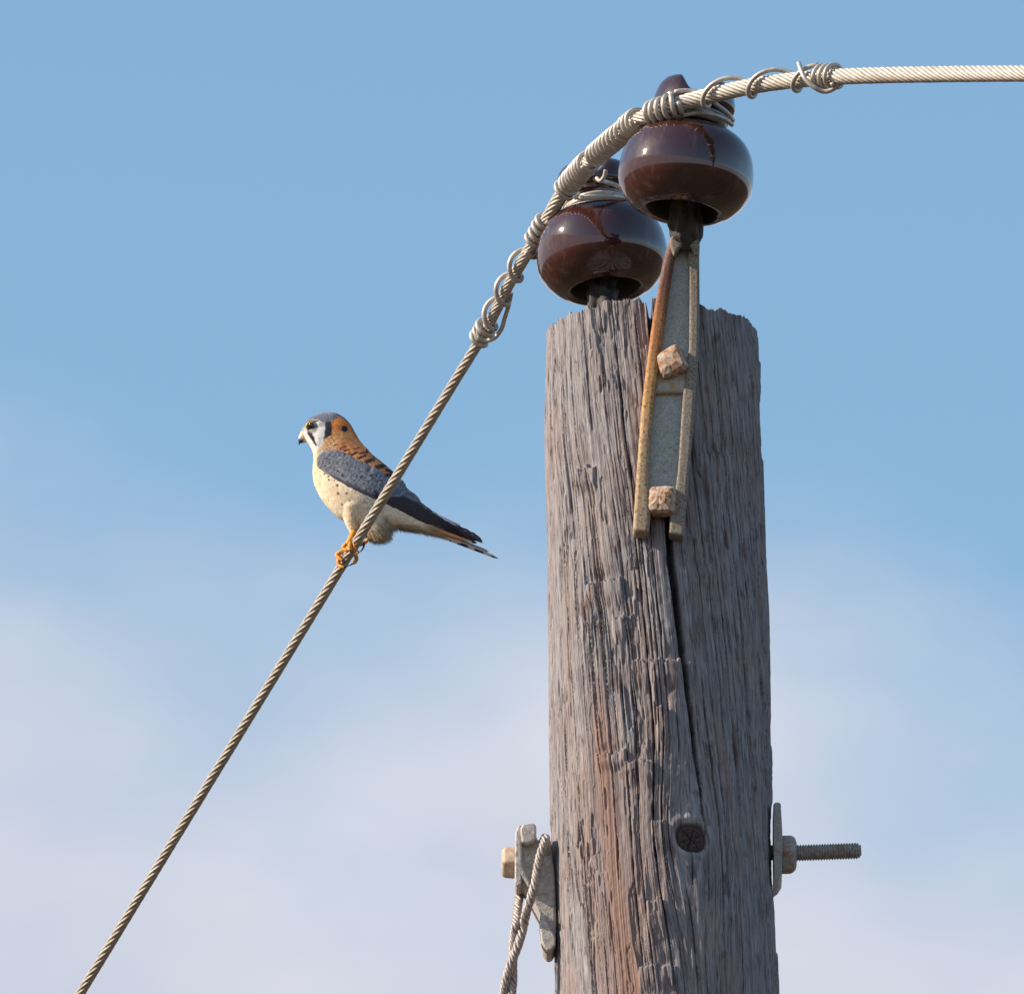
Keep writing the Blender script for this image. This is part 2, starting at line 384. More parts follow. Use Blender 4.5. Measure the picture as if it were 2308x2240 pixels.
def pole():
    r0 = 0.1095
    # the front rim shows at v ~ 672
    ztop = P(1470, 672, -r0)[2]
    zbot = P(1498, 2330, -r0)[2]
    NR, NF, NBK = 1150, 760, 200
    th = np.concatenate([np.linspace(-PI / 2 * 1.02, PI / 2 * 1.02, NF, endpoint=False), np.linspace(PI / 2 * 1.02, 2 * PI - PI / 2 * 1.02, NBK, endpoint=False)])
    NC = len(th)   # theta 0 faces the camera, + to the right
    tt = np.linspace(0, 1, NR)
    T, TH = np.meshgrid(tt, th, indexing='ij')      # rows from the top down
    thw = (TH + PI) % (2 * PI) - PI
    jag = noise3(TH * 80, TH * 0, seed=5) * 0.0013 + noise3(TH * 24, TH * 0, seed=6) * 0.0016 + noise3(TH * 6, TH * 0 + 3, seed=8) * 0.0014
    jag = jag + np.floor(noise3(TH * 14, TH * 0, seed=9) * 2.5) * 0.0009
    right = smooth(0.25, 0.32, thw) * (thw < 2.9)
    jag = jag - right * 0.0035 - smooth(1.0, 1.4, thw) * 0.003 + smooth(0.9, 1.3, -thw) * 0.002 - smooth(0.48, 0.52, -thw) * 0.0035
    zt = ztop + jag - 0.006 * (np.abs(thw) > 1.7)
    Z = zt + (zbot - zt) * T
    ax, R = pole_axis(Z)
    A = thw * r0                                   # arc length coordinate
    Zl = Z - zbot
    # knot
    kz = P(1548, 1890, -0.108)[2] - zbot; ka = math.asin((1548 - 1489) / 245.0) * r0
    dk = np.hypot((A - ka), (Zl - kz) * 0.93)
    kr = 0.0136
    # grain coordinate, deflected round the knot, leaning a little
    defl = -(A - ka) * 0.62 * np.exp(-(np.hypot((A - ka) * 1.0, (Zl - kz) * 0.42) / 0.036) ** 2)
    wob = noise3(Zl * 6, A * 8, seed=31) * 0.0026 + noise3(Zl * 22, A * 30, seed=32) * 0.0005
    G = A + 0.045 * Zl + 0.035 * Zl * Zl + defl + wob
    H = np.zeros_like(Z)
    H += noise3(G * 110, Zl * 3, seed=1) * 0.0006
    H += noise3(G * 320, Zl * 5, seed=2) * 0.00040
    H += noise3(G * 760, Zl * 12, seed=3) * 0.00034 + noise3(A * 260, Zl * 170, seed=33) * 0.00022
    H += noise3(A * 22, Zl * 9, seed=4) * 0.0022
    # peeled layers with ragged ends
    f1 = noise3(G * 48, Zl * 9, seed=11) + 0.32 * noise3(G * 170, Zl * 16, seed=12) + 0.16 * noise3(G * 420, Zl * 40, seed=19)
    k1 = smooth(0.42, 0.50, f1)
    f2 = noise3(G * 26, Zl * 5.5, seed=13) + 0.34 * noise3(G * 120, Zl * 18, seed=14) + 0.15 * noise3(G * 500, Zl * 45, seed=20)
    k2 = smooth(0.42, 0.49, f2)
    f3 = noise3(G * 95, Zl * 16, seed=15) + 0.4 * noise3(G * 400, Zl * 60, seed=16)
    k3 = smooth(0.48, 0.56, f3)
    H -= k1 * 0.0014 + k2 * 0.0021 + k3 * 0.0008
    flake = np.clip(k1 * 0.4 + k3 * 0.6, 0, 1) * smooth(-0.1, 0.3, noise3(G * 60, Zl * 8, seed=55))
    # ledges: wood below sticks out a little
    def ledge(u0, u1, v, h, length):
        a0 = math.asin((u0 - 1480) / 246.0) * r0; a1 = math.asin((u1 - 1480) / 246.0) * r0
        zc = P(1480, v, -0.107)[2] - zbot + noise3(A * 260, A * 0, seed=int(v)) * 0.0028 + noise3(A * 700, A * 0, seed=int(v) + 1) * 0.0012
        inside = smooth(a0 - 0.0015, a0 + 0.0015, A) * (1 - smooth(a1 - 0.0015, a1 + 0.0015, A))
        return inside * h * (smooth(-0.0, 0.0012, zc - Zl) * (1 - smooth(0.4 * length, length, zc - Zl)) - 0.6 * smooth(0.0, 0.0012, Zl - zc) * (1 - smooth(0.1 * length, 0.6 * length, Zl - zc)))
    for l in ((1415, 1540, 1490, 0.0042, 0.035), (1375, 1420, 1385, 0.003, 0.03), (1320, 1400, 1300, 0.0030, 0.03), (1470, 1500, 1600, 0.0035, 0.05),
              (1335, 1400, 1690, 0.003, 0.02), (1400, 1460, 1715, 0.003, 0.03), (1455, 1480, 1850, 0.003, 0.04), (1560, 1600, 1265, 0.0022, 0.03),
              (1300, 1345, 1040, 0.003, 0.03), (1440, 1475, 2030, 0.003, 0.05), (1580, 1660, 1010, 0.002, 0.03), (1420, 1500, 2180, 0.003, 0.03)):
        H += ledge(*l)
    # small checks running with the grain
    def crack(u, v0, v1, wd, dp, seed):
        za = P(1480, v0, -0.107)[2] - zbot; zb_ = P(1480, v1, -0.107)[2] - zbot
        a0 = math.asin(max(-0.98, min(0.98, (u - 1480) / 246.0))) * r0
        g0 = a0 + 0.045 * za + 0.035 * za * za
        outH = np.zeros_like(Zl)
        m = (np.abs(G - g0) < wd * 2 + 0.001) & (Zl > zb_) & (Zl < (za if v0 > 640 else 9))
        Zs = Zl[m]; t = np.clip((za - Zs) / (za - zb_), 0, 1)
        env = np.sin(PI * t) ** 0.5 if v0 > 640 else (1 - t) ** 0.6
        d = np.abs(G[m] - g0 - noise3(Zs * 40, Zs * 0, seed=seed) * 0.0004)
        ww = wd * (0.35 + 0.65 * env) * (0.8 + 0.5 * noise3(Zs * 90, Zs * 0, seed=seed + 50))
        outH[m] = -dp * env * (1 - smooth(ww * 0.45, ww, d))
        return outH
    rr = random.Random(12)
    H += crack(1378, 600, 1230, 0.0017, 0.016, 201)      # splits opened from the end grain
    H += crack(1314, 600, 960, 0.0013, 0.010, 202)
    H += crack(1352, 600, 800, 0.0009, 0.006, 204)
    H += crack(1640, 600, 760, 0.0010, 0.007, 205)
    H += crack(1610, 600, 700, 0.0008, 0.006, 206)
    for (u, v0, v1, wd, dp) in ((1275, 900, 1420, 0.0012, 0.007), (1320, 960, 1600, 0.0015, 0.010), (1420, 1150, 2240, 0.0014, 0.009), (1340, 1300, 1980, 0.0014, 0.009),
                                (1385, 1480, 2240, 0.0013, 0.009), (1460, 1640, 2240, 0.0012, 0.008), (1560, 1200, 1480, 0.0009, 0.006), (1605, 1180, 1850, 0.0011, 0.007),
                                (1655, 1240, 1800, 0.0012, 0.008), (1690, 1000, 1500, 0.0010, 0.006), (1585, 1560, 2100, 0.0011, 0.007), (1630, 1900, 2300, 0.0010, 0.006),
                                (1532, 2000, 2250, 0.0009, 0.006), (1700, 1700, 2300, 0.0012, 0.007), (1255, 1500, 2100, 0.0012, 0.006), (1300, 1750, 2300, 0.0012, 0.007),
                                (1620, 700, 1120, 0.0009, 0.005), (1670, 800, 1180, 0.0010, 0.006), (1440, 700, 1000, 0.0009, 0.006), (1405, 900, 1300, 0.0009, 0.006)):
        H += crack(u, v0, v1, wd, dp, int(u))
    for i in range(26):
        u = 1480 + 244 * math.sin(-1.25 + 2.5 * (i + rr.uniform(0.1, 0.9)) / 26); v0 = rr.uniform(700, 1500)
        H += crack(u, v0, v0 + rr.uniform(450, 1000), rr.uniform(0.0007, 0.0012), rr.uniform(0.005, 0.008), 500 + i)
    for i in range(90):
        u = 1480 + 244 * math.sin(rr.uniform(-1.4, 1.4)); v0 = rr.uniform(660, 2150)
        H += crack(u, v0, v0 + rr.uniform(80, 420), rr.uniform(0.0005, 0.0010), rr.uniform(0.0015, 0.0045), 300 + i)
    # back side checks
    # the main check: from the top, under the bracket, down to the knot
    vz = np.array([660, 760, 880, 1000, 1170, 1270, 1330, 1400, 1480, 1600, 1720, 1790, 1850])
    uz = np.array([1462, 1466, 1474, 1484, 1504, 1510, 1517, 1524, 1534, 1549, 1566, 1574, 1580])
    wz = np.array([7, 4, 3.5, 4, 8.5, 9.5, 9, 8, 7, 5, 3.5, 2.2, 1.0])
    zz = np.array([P(1480, v, -0.107)[2] - zbot for v in vz])
    aa = np.arcsin((uz - (1470 + 28 * (vz - 700) / 1540)) / 246.0) * r0
    ac = np.interp(Zl, zz[::-1], aa[::-1]); wc = np.interp(Zl, zz[::-1], wz[::-1]) * K
    ac = ac + noise3(Zl * 22, Zl * 0, seed=77) * 0.0004
    d = np.abs(A - ac)
    live = smooth(zz[-1] - 0.002, zz[-1] + 0.02, Zl)
    depth = np.where(Zl > zz[1], 0.055, 0.032)
    H -= depth * live * (1 - smooth(wc * 0.70, wc * 1.0 + 0.0004, d))
    # knot
    H += np.where(dk < kr, 0, 0)
    dk = dk * (1 + 0.16 * noise3(A * 75, Zl * 75, seed=47))
    ring = np.exp(-((dk - kr) / 0.0012) ** 2)
    H -= ring * 0.0035 + (1 - smooth(kr * 0.9, kr, dk)) * (0.0012 + 0.0010 * noise3(A * 300, Zl * 300, seed=41))
    for q_, w_ in ((0.3, 0.0005), (-0.9, 0.0004), (2.2, 0.0004)):
        H -= 0.0035 * (1 - smooth(w_ * 0.5, w_ * 1.5, np.abs((A - ka) - q_ * (Zl - kz) + 0.0006 * np.sin(Zl * 900)))) * (1 - smooth(kr * 0.7, kr, dk))
    H -= 0.004 * (1 - smooth(0.0004, 0.0009, np.abs(A - ka - 0.0006))) * (Zl < kz - kr) * (Zl > kz - kr - 0.035)
    H += 0.0007 * np.sin(dk * 2600) * (1 - smooth(kr * 0.8, kr, dk))
    H += 0.0016 * np.exp(-((dk - kr * 1.45) / 0.004) ** 2)
    knot = (1 - smooth(kr * 0.95, kr * 1.08, dk)) + 0.55 * np.exp(-((dk - kr * 1.02) / 0.0016) ** 2)
    # bare reddish wood low on the left
    ar = math.asin(-0.52) * r0
    g_r = A - ar - 0.10 * (P(1480, 1750, -0.107)[2] - zbot - Zl) * 0.9
    zr = Zl
    red = np.exp(-(g_r / (0.009 + 0.010 * (1 - np.clip(zr / 0.33, 0, 1)))) ** 2) * (1 - smooth(0.30, 0.42, zr)) + 0.3 * (1 - smooth(0.2, 0.4, zr)) * smooth(0.0, 0.4, noise3(G * 60, Zl * 5, seed=61)) * (A < 0)
    red2 = np.exp(-(np.abs(A - math.asin((1330 - 1480) / 246) * r0) / 0.0022) ** 2) * np.exp(-((Zl - (P(1480, 1335, -0.107)[2] - zbot)) / 0.012) ** 2)
    red = np.clip(red + red2, 0, 1)
    H = H * np.clip((1 - T) * 40 + 0.0, 0.0, 1)    # settle towards the lower, plain part
    rr_ = R + H
    X = ax + rr_ * np.sin(TH); Yc = -rr_ * np.cos(TH)
    V = np.stack([X, Yc, Z], -1).reshape(-1, 3)
    idx = np.arange(NR * NC).reshape(NR, NC)
    q = np.stack([idx[:-1], np.roll(idx, -1, 1)[:-1], np.roll(idx, -1, 1)[1:], idx[1:]], -1).reshape(-1, 4)
    # shaft to the ground
    zs = np.linspace(zbot, -0.15, 12)[1:]
    axs, Rs = pole_axis(zs)
    low = np.stack([axs[:, None] + Rs[:, None] * np.sin(th)[None], -Rs[:, None] * np.cos(th)[None] + 0 * zs[:, None], np.repeat(zs[:, None], NC, 1)], -1)
    nl = len(zs)
    idl = np.vstack([idx[-1:], NR * NC + np.arange(nl * NC).reshape(nl, NC)])
    q2 = np.stack([idl[:-1], np.roll(idl, -1, 1)[:-1], np.roll(idl, -1, 1)[1:], idl[1:]], -1).reshape(-1, 4)
    # end grain on top
    caps = []; base = NR * NC + nl * NC
    prev = idx[0]; capq = []
    topx, topR = pole_axis(np.array([ztop]))
    for i, s in enumerate((0.93, 0.8, 0.6, 0.4, 0.2, 0.03)):
        xx = topx[0] + (X[0] - topx[0]) * s; yy = Yc[0] * s
        z_ = Z[0] * s + (1 - s) * (ztop - 0.004) + (noise3(xx * 300, yy * 300, seed=91) * 0.003 - 0.003)
        caps.append(np.stack([xx, yy, z_], -1)); cur = base + i * NC + np.arange(NC)
        capq.append(np.stack([np.roll(prev, -1), prev, cur, np.roll(cur, -1)], -1)); prev = cur
    V = np.vstack([V, low.reshape(-1, 3)] + caps)
    Q = np.vstack([q, q2] + capq)
    me = bpy.data.meshes.new('utility_pole')
    me.vertices.add(len(V)); me.vertices.foreach_set('co', V.ravel())
    nf = len(Q); me.loops.add(nf * 4); me.loops.foreach_set('vertex_index', Q.ravel().astype(np.int32))
    me.polygons.add(nf); me.polygons.foreach_set('loop_start', np.arange(nf, dtype=np.int32) * 4)
    me.polygons.foreach_set('use_smooth', np.ones(nf, bool))
    me.update(calc_edges=True)
    ncap = sum(len(c) for c in caps)
    def pad(a, lo, cp): return np.concatenate([a.ravel(), lo, np.full(ncap, cp)])
    Gl = (np.repeat(((th + PI) % (2 * PI) - PI)[None] * r0, nl, 0) + 0.0).ravel(); Zlow = np.repeat((zs - zbot)[:, None], NC, 1).ravel()
    cx = np.concatenate([c[:, 0] for c in caps]); cy = np.concatenate([c[:, 1] for c in caps])
    U = np.concatenate([G.ravel(), Gl, cx]); W = np.concatenate([Zl.ravel(), Zlow, cy * 30])
    uv = me.uv_layers.new(name='UVMap'); fl = Q.ravel()
    uv.data.foreach_set('uv', np.stack([U[fl], W[fl]], -1).ravel())
    for nm, arr in (('flake', flake), ('redwood', red), ('knot', np.clip(knot, 0, 1))):
        at = me.attributes.new(nm, 'FLOAT', 'POINT'); at.data.foreach_set('value', pad(arr, np.zeros(nl * NC), 0.0).astype(np.float32))
    me.materials.append(M_WOOD); me.validate()
    o = bpy.data.objects.new('utility_pole', me); COL.objects.link(o)
    tag(o, 'weathered grey wooden utility pole, split and cracked, with a dark round knot', 'utility pole')
pole()

# ------------------------------------------------------------------ insulators
def insulator_mesh():
    prof = [(22, 60), (50, 52), (64, 20), (70, -30), (77, -72), (82, -83), (90, -87), (99, -84), (114, -76), (131, -60), (142, -44), (148, -32), (151.5, -18), (152.5, 0), (150, 28), (144, 52), (133, 74), (117, 92), (98, 104), (83, 110),
            (73, 114), (68, 122), (67, 133), (69, 146), (78, 154), (88, 158), (93, 164), (93, 172)]
    p = catmull(np.array(prof, float), 5)
    seg = 128; a = np.arange(seg) * 2 * PI / seg
    rings = [np.stack([r * np.cos(a), r * np.sin(a), np.full(seg, z)], -1) for r, z in p]
    # crown with two ears and a saddle between them
    for s in np.concatenate([np.linspace(0.99, 0.8, 9), np.linspace(0.76, 0.02, 26)]):
        r = 93 * s; x = r * np.cos(a)
        ear = smooth(0.10, 0.48, np.abs(x) / 93) * (48 - 12 * (r * np.sin(a) / 93) ** 2)
        z = 172 + (1 - s ** 7.0) ** 0.5 * (10 + ear)
        rings.append(np.stack([x * (1 - 0.10 * (z - 172) / 70), r * np.sin(a) * (1 - 0.12 * (z - 172) / 70), z], -1))
    V = np.vstack(rings) * K
    n = len(rings); F = []
    for i in range(n - 1):
        for j in range(seg):
            k = (j + 1) % seg
            F.append((i * seg + j, i * seg + k, (i + 1) * seg + k, (i + 1) * seg + j))
    F.append(tuple((n - 1) * seg + j for j in range(seg))); F.append(tuple(range(seg))[::-1])
    return V, F
YI1, YI2 = -0.150, 0.125
INS = []
def place_insulator(u, v, Y, roll, pitch, yaw, sc, label):
    mb = MB(); V, F = insulator_mesh(); mb.add(V, F)
    # faces inside the pin hole take the near-black pin material
    mb.mi = [1 if (max(math.hypot(V[i][0], V[i][1]) for i in f) < 80 * K and max(V[i][2] for i in f) < 63 * K) else 0 for f in F]
    o = mb.build('pin_insulator', [M_GLAZE, M_LEAD])
    m = Matrix.Translation(Vector(P(u, v, Y))) @ Matrix.Rotation(roll, 4, 'Y') @ Matrix.Rotation(pitch, 4, 'X') @ Matrix.Rotation(yaw, 4, 'Z') @ Matrix.Scale(sc, 4)
    o.matrix_world = m
    tag(o, label, 'insulator', 'glazed insulators on the pole top')
    INS.append(m); return o
place_insulator(1546, 398, YI1, math.radians(6.5), math.radians(0), math.radians(4), 1.0, 'upper glossy brown insulator on the rusty bracket in front of the pole')
place_insulator(1357, 578, YI2, math.radians(-5.5), math.radians(-3), math.radians(-5), 0.985, 'lower glossy brown insulator half hidden behind the pole top')

# ------------------------------------------------------------------ pin brackets
def bracket(label, back=False):
    yf = -0.1085
    root = empty('pin_bracket', P(1490, 1195, yf), label, 'bracket', 'cast pin brackets bolted to the pole')
    web = MB()
    web.prism([(1520, 540), (1560, 540), (1568, 690), (1566, 790), (1556, 880), (1540, 1060), (1534, 1130), (1458, 1130), (1458, 1030), (1470, 890), (1484, 786), (1500, 680)], yf - 0.0100, yf + 0.002)
    # thick bridge piece between the two panels
    web.prism([(1484, 795), (1566, 795), (1562, 872), (1470, 880)], yf - 0.0145, yf - 0.009)
    for i in range(11):      # worn foundry relief, nothing legible
        a = [(1505, 962), (1512, 974), (1506, 1006), (1514, 1008), (1524, 1000), (1519, 1014), (1497, 1016), (1503, 1040), (1511, 1052), (1500, 1046), (1497, 1062)][i]
        pt = P(a[0], a[1], yf - 0.0101)
        web.tube([pt + np.array([0.0015 * math.cos(t), 0, 0.0014 * math.sin(t)]) for t in np.linspace(0, 4.0 + (i % 3), 9)], 0.0007, 6)
    web.build('web_plate', M_GALV, root, bevel=0.003, bseg=3)
    lf = [(1512, 528), (1506, 548), (1492, 602), (1478, 676), (1466, 752), (1456, 832), (1446, 919), (1436, 1047), (1426, 1197), (1462, 1203), (1466, 1165), (1465, 1110), (1462, 1095), (1465, 1015), (1475, 900), (1489, 788), (1502, 704), (1511, 640), (1521, 575), (1534, 545), (1530, 528)]
    rf = [(1552, 535), (1576, 545), (1577, 680), (1575, 792), (1568, 880), (1559, 999), (1552, 1079), (1545, 1159), (1541, 1209), (1507, 1202), (1510, 1165), (1522, 1100), (1528, 1060), (1538, 900), (1553, 780), (1553, 690), (1551, 575)]
    fl = MB()
    fl.prism(lf, yf - 0.0215, yf + 0.003)
    fl.build('flange', M_FLANGE, root, bevel=0.0040, bseg=2)['label'] = 'rusty orange left flange'
    fr = MB(); fr.prism(rf, yf - 0.0190, yf + 0.003)
    fr.build('flange', M_SPECK, root, bevel=0.003, bseg=3)
    hl = MB(); hl.prism([(1510, 552), (1511, 534), (1520, 526), (1545, 524), (1568, 528), (1577, 540), (1577, 560), (1568, 576), (1556, 556), (1534, 556), (1519, 578)], yf - 0.026, yf + 0.000)
    hl.build('head', M_SPECK, root, bevel=0.006, bseg=4)
    bb = MB(); bb.prism([(1482, 860), (1562, 852), (1566, 866), (1556, 884), (1470, 886)], yf - 0.0165, yf - 0.004)
    bb.build('cross_rib', M_GALV, root, bevel=0.004, bseg=4)
    # collar and pin
    pn = MB()
    c0, c1 = P(1545, 566, yf - 0.014), np.array(INS[0] @ Vector((0, 0, 45 * K)))
    n = 40; ts = np.linspace(0, 1, n); seg = 64; a = np.arange(seg) * 2 * PI / seg
    V = []
    ax = (c1 - c0); ax /= np.linalg.norm(ax); e1 = np.cross(ax, [0, 1, 0]); e1 /= np.linalg.norm(e1); e2 = np.cross(ax, e1)
    for t in ts:
        r = (38 - 5 * smooth(0.1, 0.5, t)) * K
        rr = r * (1 + 0.12 * np.sign(np.sin(a * 7)) * smooth(0.05, 0.3, t) * np.abs(np.sin(a * 7)) ** 0.5 + 0.10 * noise3(a * 4, a * 0 + t * 9, seed=3))
        rr = rr * (0.62 + 0.38 * smooth(0.0, 0.22, t)) * (1 + 0.10 * noise3(a * 2, a * 0 + t * 14, seed=8))
        V.append(c0 + ax * np.linalg.norm(c1 - c0) * t + rr[:, None] * (np.cos(a)[:, None] * e1 + np.sin(a)[:, None] * e2))
    F = [(i * seg + j, i * seg + (j + 1) % seg, (i + 1) * seg + (j + 1) % seg, (i + 1) * seg + j) for i in range(n - 1) for j in range(seg)]
    F.append(tuple(range(seg))[::-1]); F.append(tuple((n - 1) * seg + j for j in range(seg)))
    pn.add(np.vstack(V), F); pn.build('pin', M_LEAD, root)
    # square bolt heads, slightly domed
    def bolt(cu, cv, size, rot, tilt, lbl):
        b = MB(); s = size * K / 2; pr = []
        for (z, f) in ((0.0, 1.0), (0.012, 0.97), (0.0155, 0.80), (0.0180, 0.40)):
            ring = []
            for k in range(32):
                t = k * 2 * PI / 32; c, sn = math.cos(t), math.sin(t)
                q = (abs(c) ** 7 + abs(sn) ** 7) ** (-1 / 7)
                ring.append((c * q * s * f, -z, sn * q * s * f))
            pr.append(ring)
        V = np.array(sum(pr, [])); V += RNG.normal(0, 0.00022, V.shape)
        n = 32; F = [(i * n + j, i * n + (j + 1) % n, (i + 1) * n + (j + 1) % n, (i + 1) * n + j) for i in range(3) for j in range(n)]
        F += [tuple(3 * n + j for j in range(n)), tuple(range(n))[::-1]]
        R = Matrix.Rotation(tilt, 3, 'Z') @ Matrix.Rotation(rot, 3, 'Y')
        V = np.array([R @ Vector(v) for v in V]) + P(cu, cv, yf - 0.0095)
        b.add(V, F); o = b.build('bolt', M_BOLT, root, smooth_=False); o['label'] = lbl
    bolt(1518, 823, 66, math.radians(-24), math.radians(-18), 'rusty square bolt head turned askew')
    bolt(1497, 1134, 65, math.radians(5), math.radians(-16), 'rusty square bolt head set straight')
    return root
front = bracket('rusty iron pin bracket with two square bolts on the front of the pole')
# the hidden twin behind the pole that carries the other insulator
def twin(root):
    c = root.copy(); COL.objects.link(c)
    tag(c, 'pin bracket behind the pole, only its dark pin seen in the lower insulator', 'bracket', 'cast pin brackets bolted to the pole')
    # turn about a vertical line so that the pin stands under the other insulator
    pin0 = np.array(INS[0] @ Vector((0, 0, 0))); pin1 = np.array(INS[1] @ Vector((0, 0, 0)))
    M = Matrix.Translation(Vector(pin1)) @ Matrix.Rotation(PI + math.radians(4), 4, 'Z') @ Matrix.Rotation(math.radians(-0.5), 4, 'Y') @ Matrix.Translation(-Vector(pin0))
    M = Matrix.Translation(Vector((0, 0, -50 * K))) @ M
    for ch in root.children:
        d = ch.copy(); COL.objects.link(d); d.parent = c
        d.matrix_parent_inverse = ch.matrix_parent_inverse.copy()
    c.matrix_world = M @ root.matrix_world
    return c
twin(front)

# ------------------------------------------------------------------ the cable
CP = [(3700, 210, -1.30), (3000, 180, -0.90), (2500, 165, -0.62), (2308, 166, -0.52), (2100, 168, -0.42), (1900, 173, -0.335), (1750, 186, -0.275), (1650, 204, -0.236), (1560, 226, -0.203), (1500, 246, -0.193), (1445, 268, -0.165),
      (1392, 308, -0.105), (1335, 358, -0.010), (1292, 405, 0.062), (1262, 445, 0.088), (1236, 490, 0.108), (1195, 560, 0.140), (1150, 636, 0.182), (1115, 705, 0.220), (1083, 765, 0.252),
      (1010, 884, 0.334), (900, 1064, 0.458), (792, 1240, 0.579), (600, 1554, 0.795), (400, 1880, 1.020), (180, 2240, 1.268), (-60, 2632, 1.538), (-700, 3677, 2.26), (-1500, 4984, 3.16)]
cpts = np.array([P(u, v, y) for u, v, y in CP])
cr = np.interp([c[0] for c in CP], [-1500, 1000, 1083, 1180, 1260, 1400, 1600, 3700], [11.4, 11.8, 12.6, 13.6, 16.6, 17.6, 18.8, 18.8]) * K
cc = catmull(np.hstack([cpts, cr[:, None]]), 30)
cc, cs = resample(cc, 0.0035)
CT, CN, CB = frames(cc[:, :3])
CU = 1154 + ((cc[:, :3] - CAM) @ RIGHT) / ((cc[:, :3] - CAM) @ FWD) * DIST / K
def s_at(u): return float(np.interp(-u, -CU, cs)) if CU[0] > CU[-1] else float(np.interp(u, CU, cs))

def cable():
    mb = MB()
    def strands(sel, n, pitch):
        p = cc[sel, :3]; R = cc[sel, 3]; s = cs[sel]; N = CN[sel]; B = CB[sel]
        for k in range(n):
            q = math.sin(PI / n); rs = R * q / (1 + q)
            a = 2 * PI * s / pitch + k * 2 * PI / n
            jitter = 1 + 0.012 * math.sin(k * 2.3)
            pts = p + (R - rs)[:, None] * jitter * (np.cos(a)[:, None] * N + np.sin(a)[:, None] * B)
            mb.tube(pts, rs * 0.99, 8)
        mb.tube(p, R * 0.62, 8)
    i0 = int(np.argmin(np.abs(cs - s_at(1100))))
    strands(slice(0, i0 + 2), 10, 182 * K)
    strands(slice(i0 - 2, len(cs)), 7, 205 * K)
    tag(mb.build('power_cable', M_CABLE), 'stranded pale metal cable passing both insulators and running down to the lower left', 'cable')
cable()

def on_cable(s, ang, rad):
    """points round the cable; ang 0 = towards the camera, 90deg = up"""
    p = np.stack([np.interp(s, cs, cc[:, i]) for i in range(3)], 1)
    T = np.stack([np.interp(s, cs, CT[:, i]) for i in range(3)], 1); T /= np.linalg.norm(T, axis=1)[:, None]
    Wd = -FWD[None] - T * (T @ -FWD)[:, None]; Wd /= np.linalg.norm(Wd, axis=1)[:, None]
    Ud = np.cross(T, Wd)                       # T runs right->left, so this points up/left-up
    sg = np.sign(Ud @ UP)[:, None]; Ud = Ud * sg
    return p + rad[:, None] * (np.cos(ang)[:, None] * Wd + np.sin(ang)[:, None] * Ud)

def wraps(mb, u0, u1, n, r=5.2, loose=0.0, ph=0.0, hand=1, step=0.0, ends=(0, 0), drift=0.0):
    """n turns between photo columns u0 (right end) and u1 (left end)"""
    s0, s1 = s_at(u0), s_at(u1); m = int(30 * n) + 8
    t = np.linspace(0, 1, m); ang = ph + hand * t * n * 2 * PI
    s = s0 + (s1 - s0) * (t + step * np.sin(t * n * 2 * PI + (PI / 2 - ph)) / (2 * PI * n))
    R = np.interp(s, cs, cc[:, 3])
    rad = R + r * K * (0.93 + loose * (0.5 + 0.5 * np.sin(ang))) + drift * K * t + noise3(t * n * 3, t * 0, seed=int(u0)) * 0.6 * K
    pts = on_cable(s, ang, rad)
    mb.tube(pts, r * K, 10); return pts

def neck_ring(mb, im, z, turns, a0, r=5.0, rad=73, dz=0, da=0):
    m = int(40 * turns); t = np.linspace(0, 1, m); a = a0 + t * turns * 2 * PI
    pts = np.array([im @ Vector(((rad + 2 * math.sin(3 * q)) * K * math.cos(q), (rad + 2 * math.sin(3 * q)) * K * math.sin(q), (z + dz * tt) * K)) for q, tt in zip(a, t)])
    mb.tube(pts, r * K, 10); return pts

def free(mb, pts, r=5.2):
    p = catmull(np.array([P(*q) for q in pts]), 12); mb.tube(p, r * K, 10)

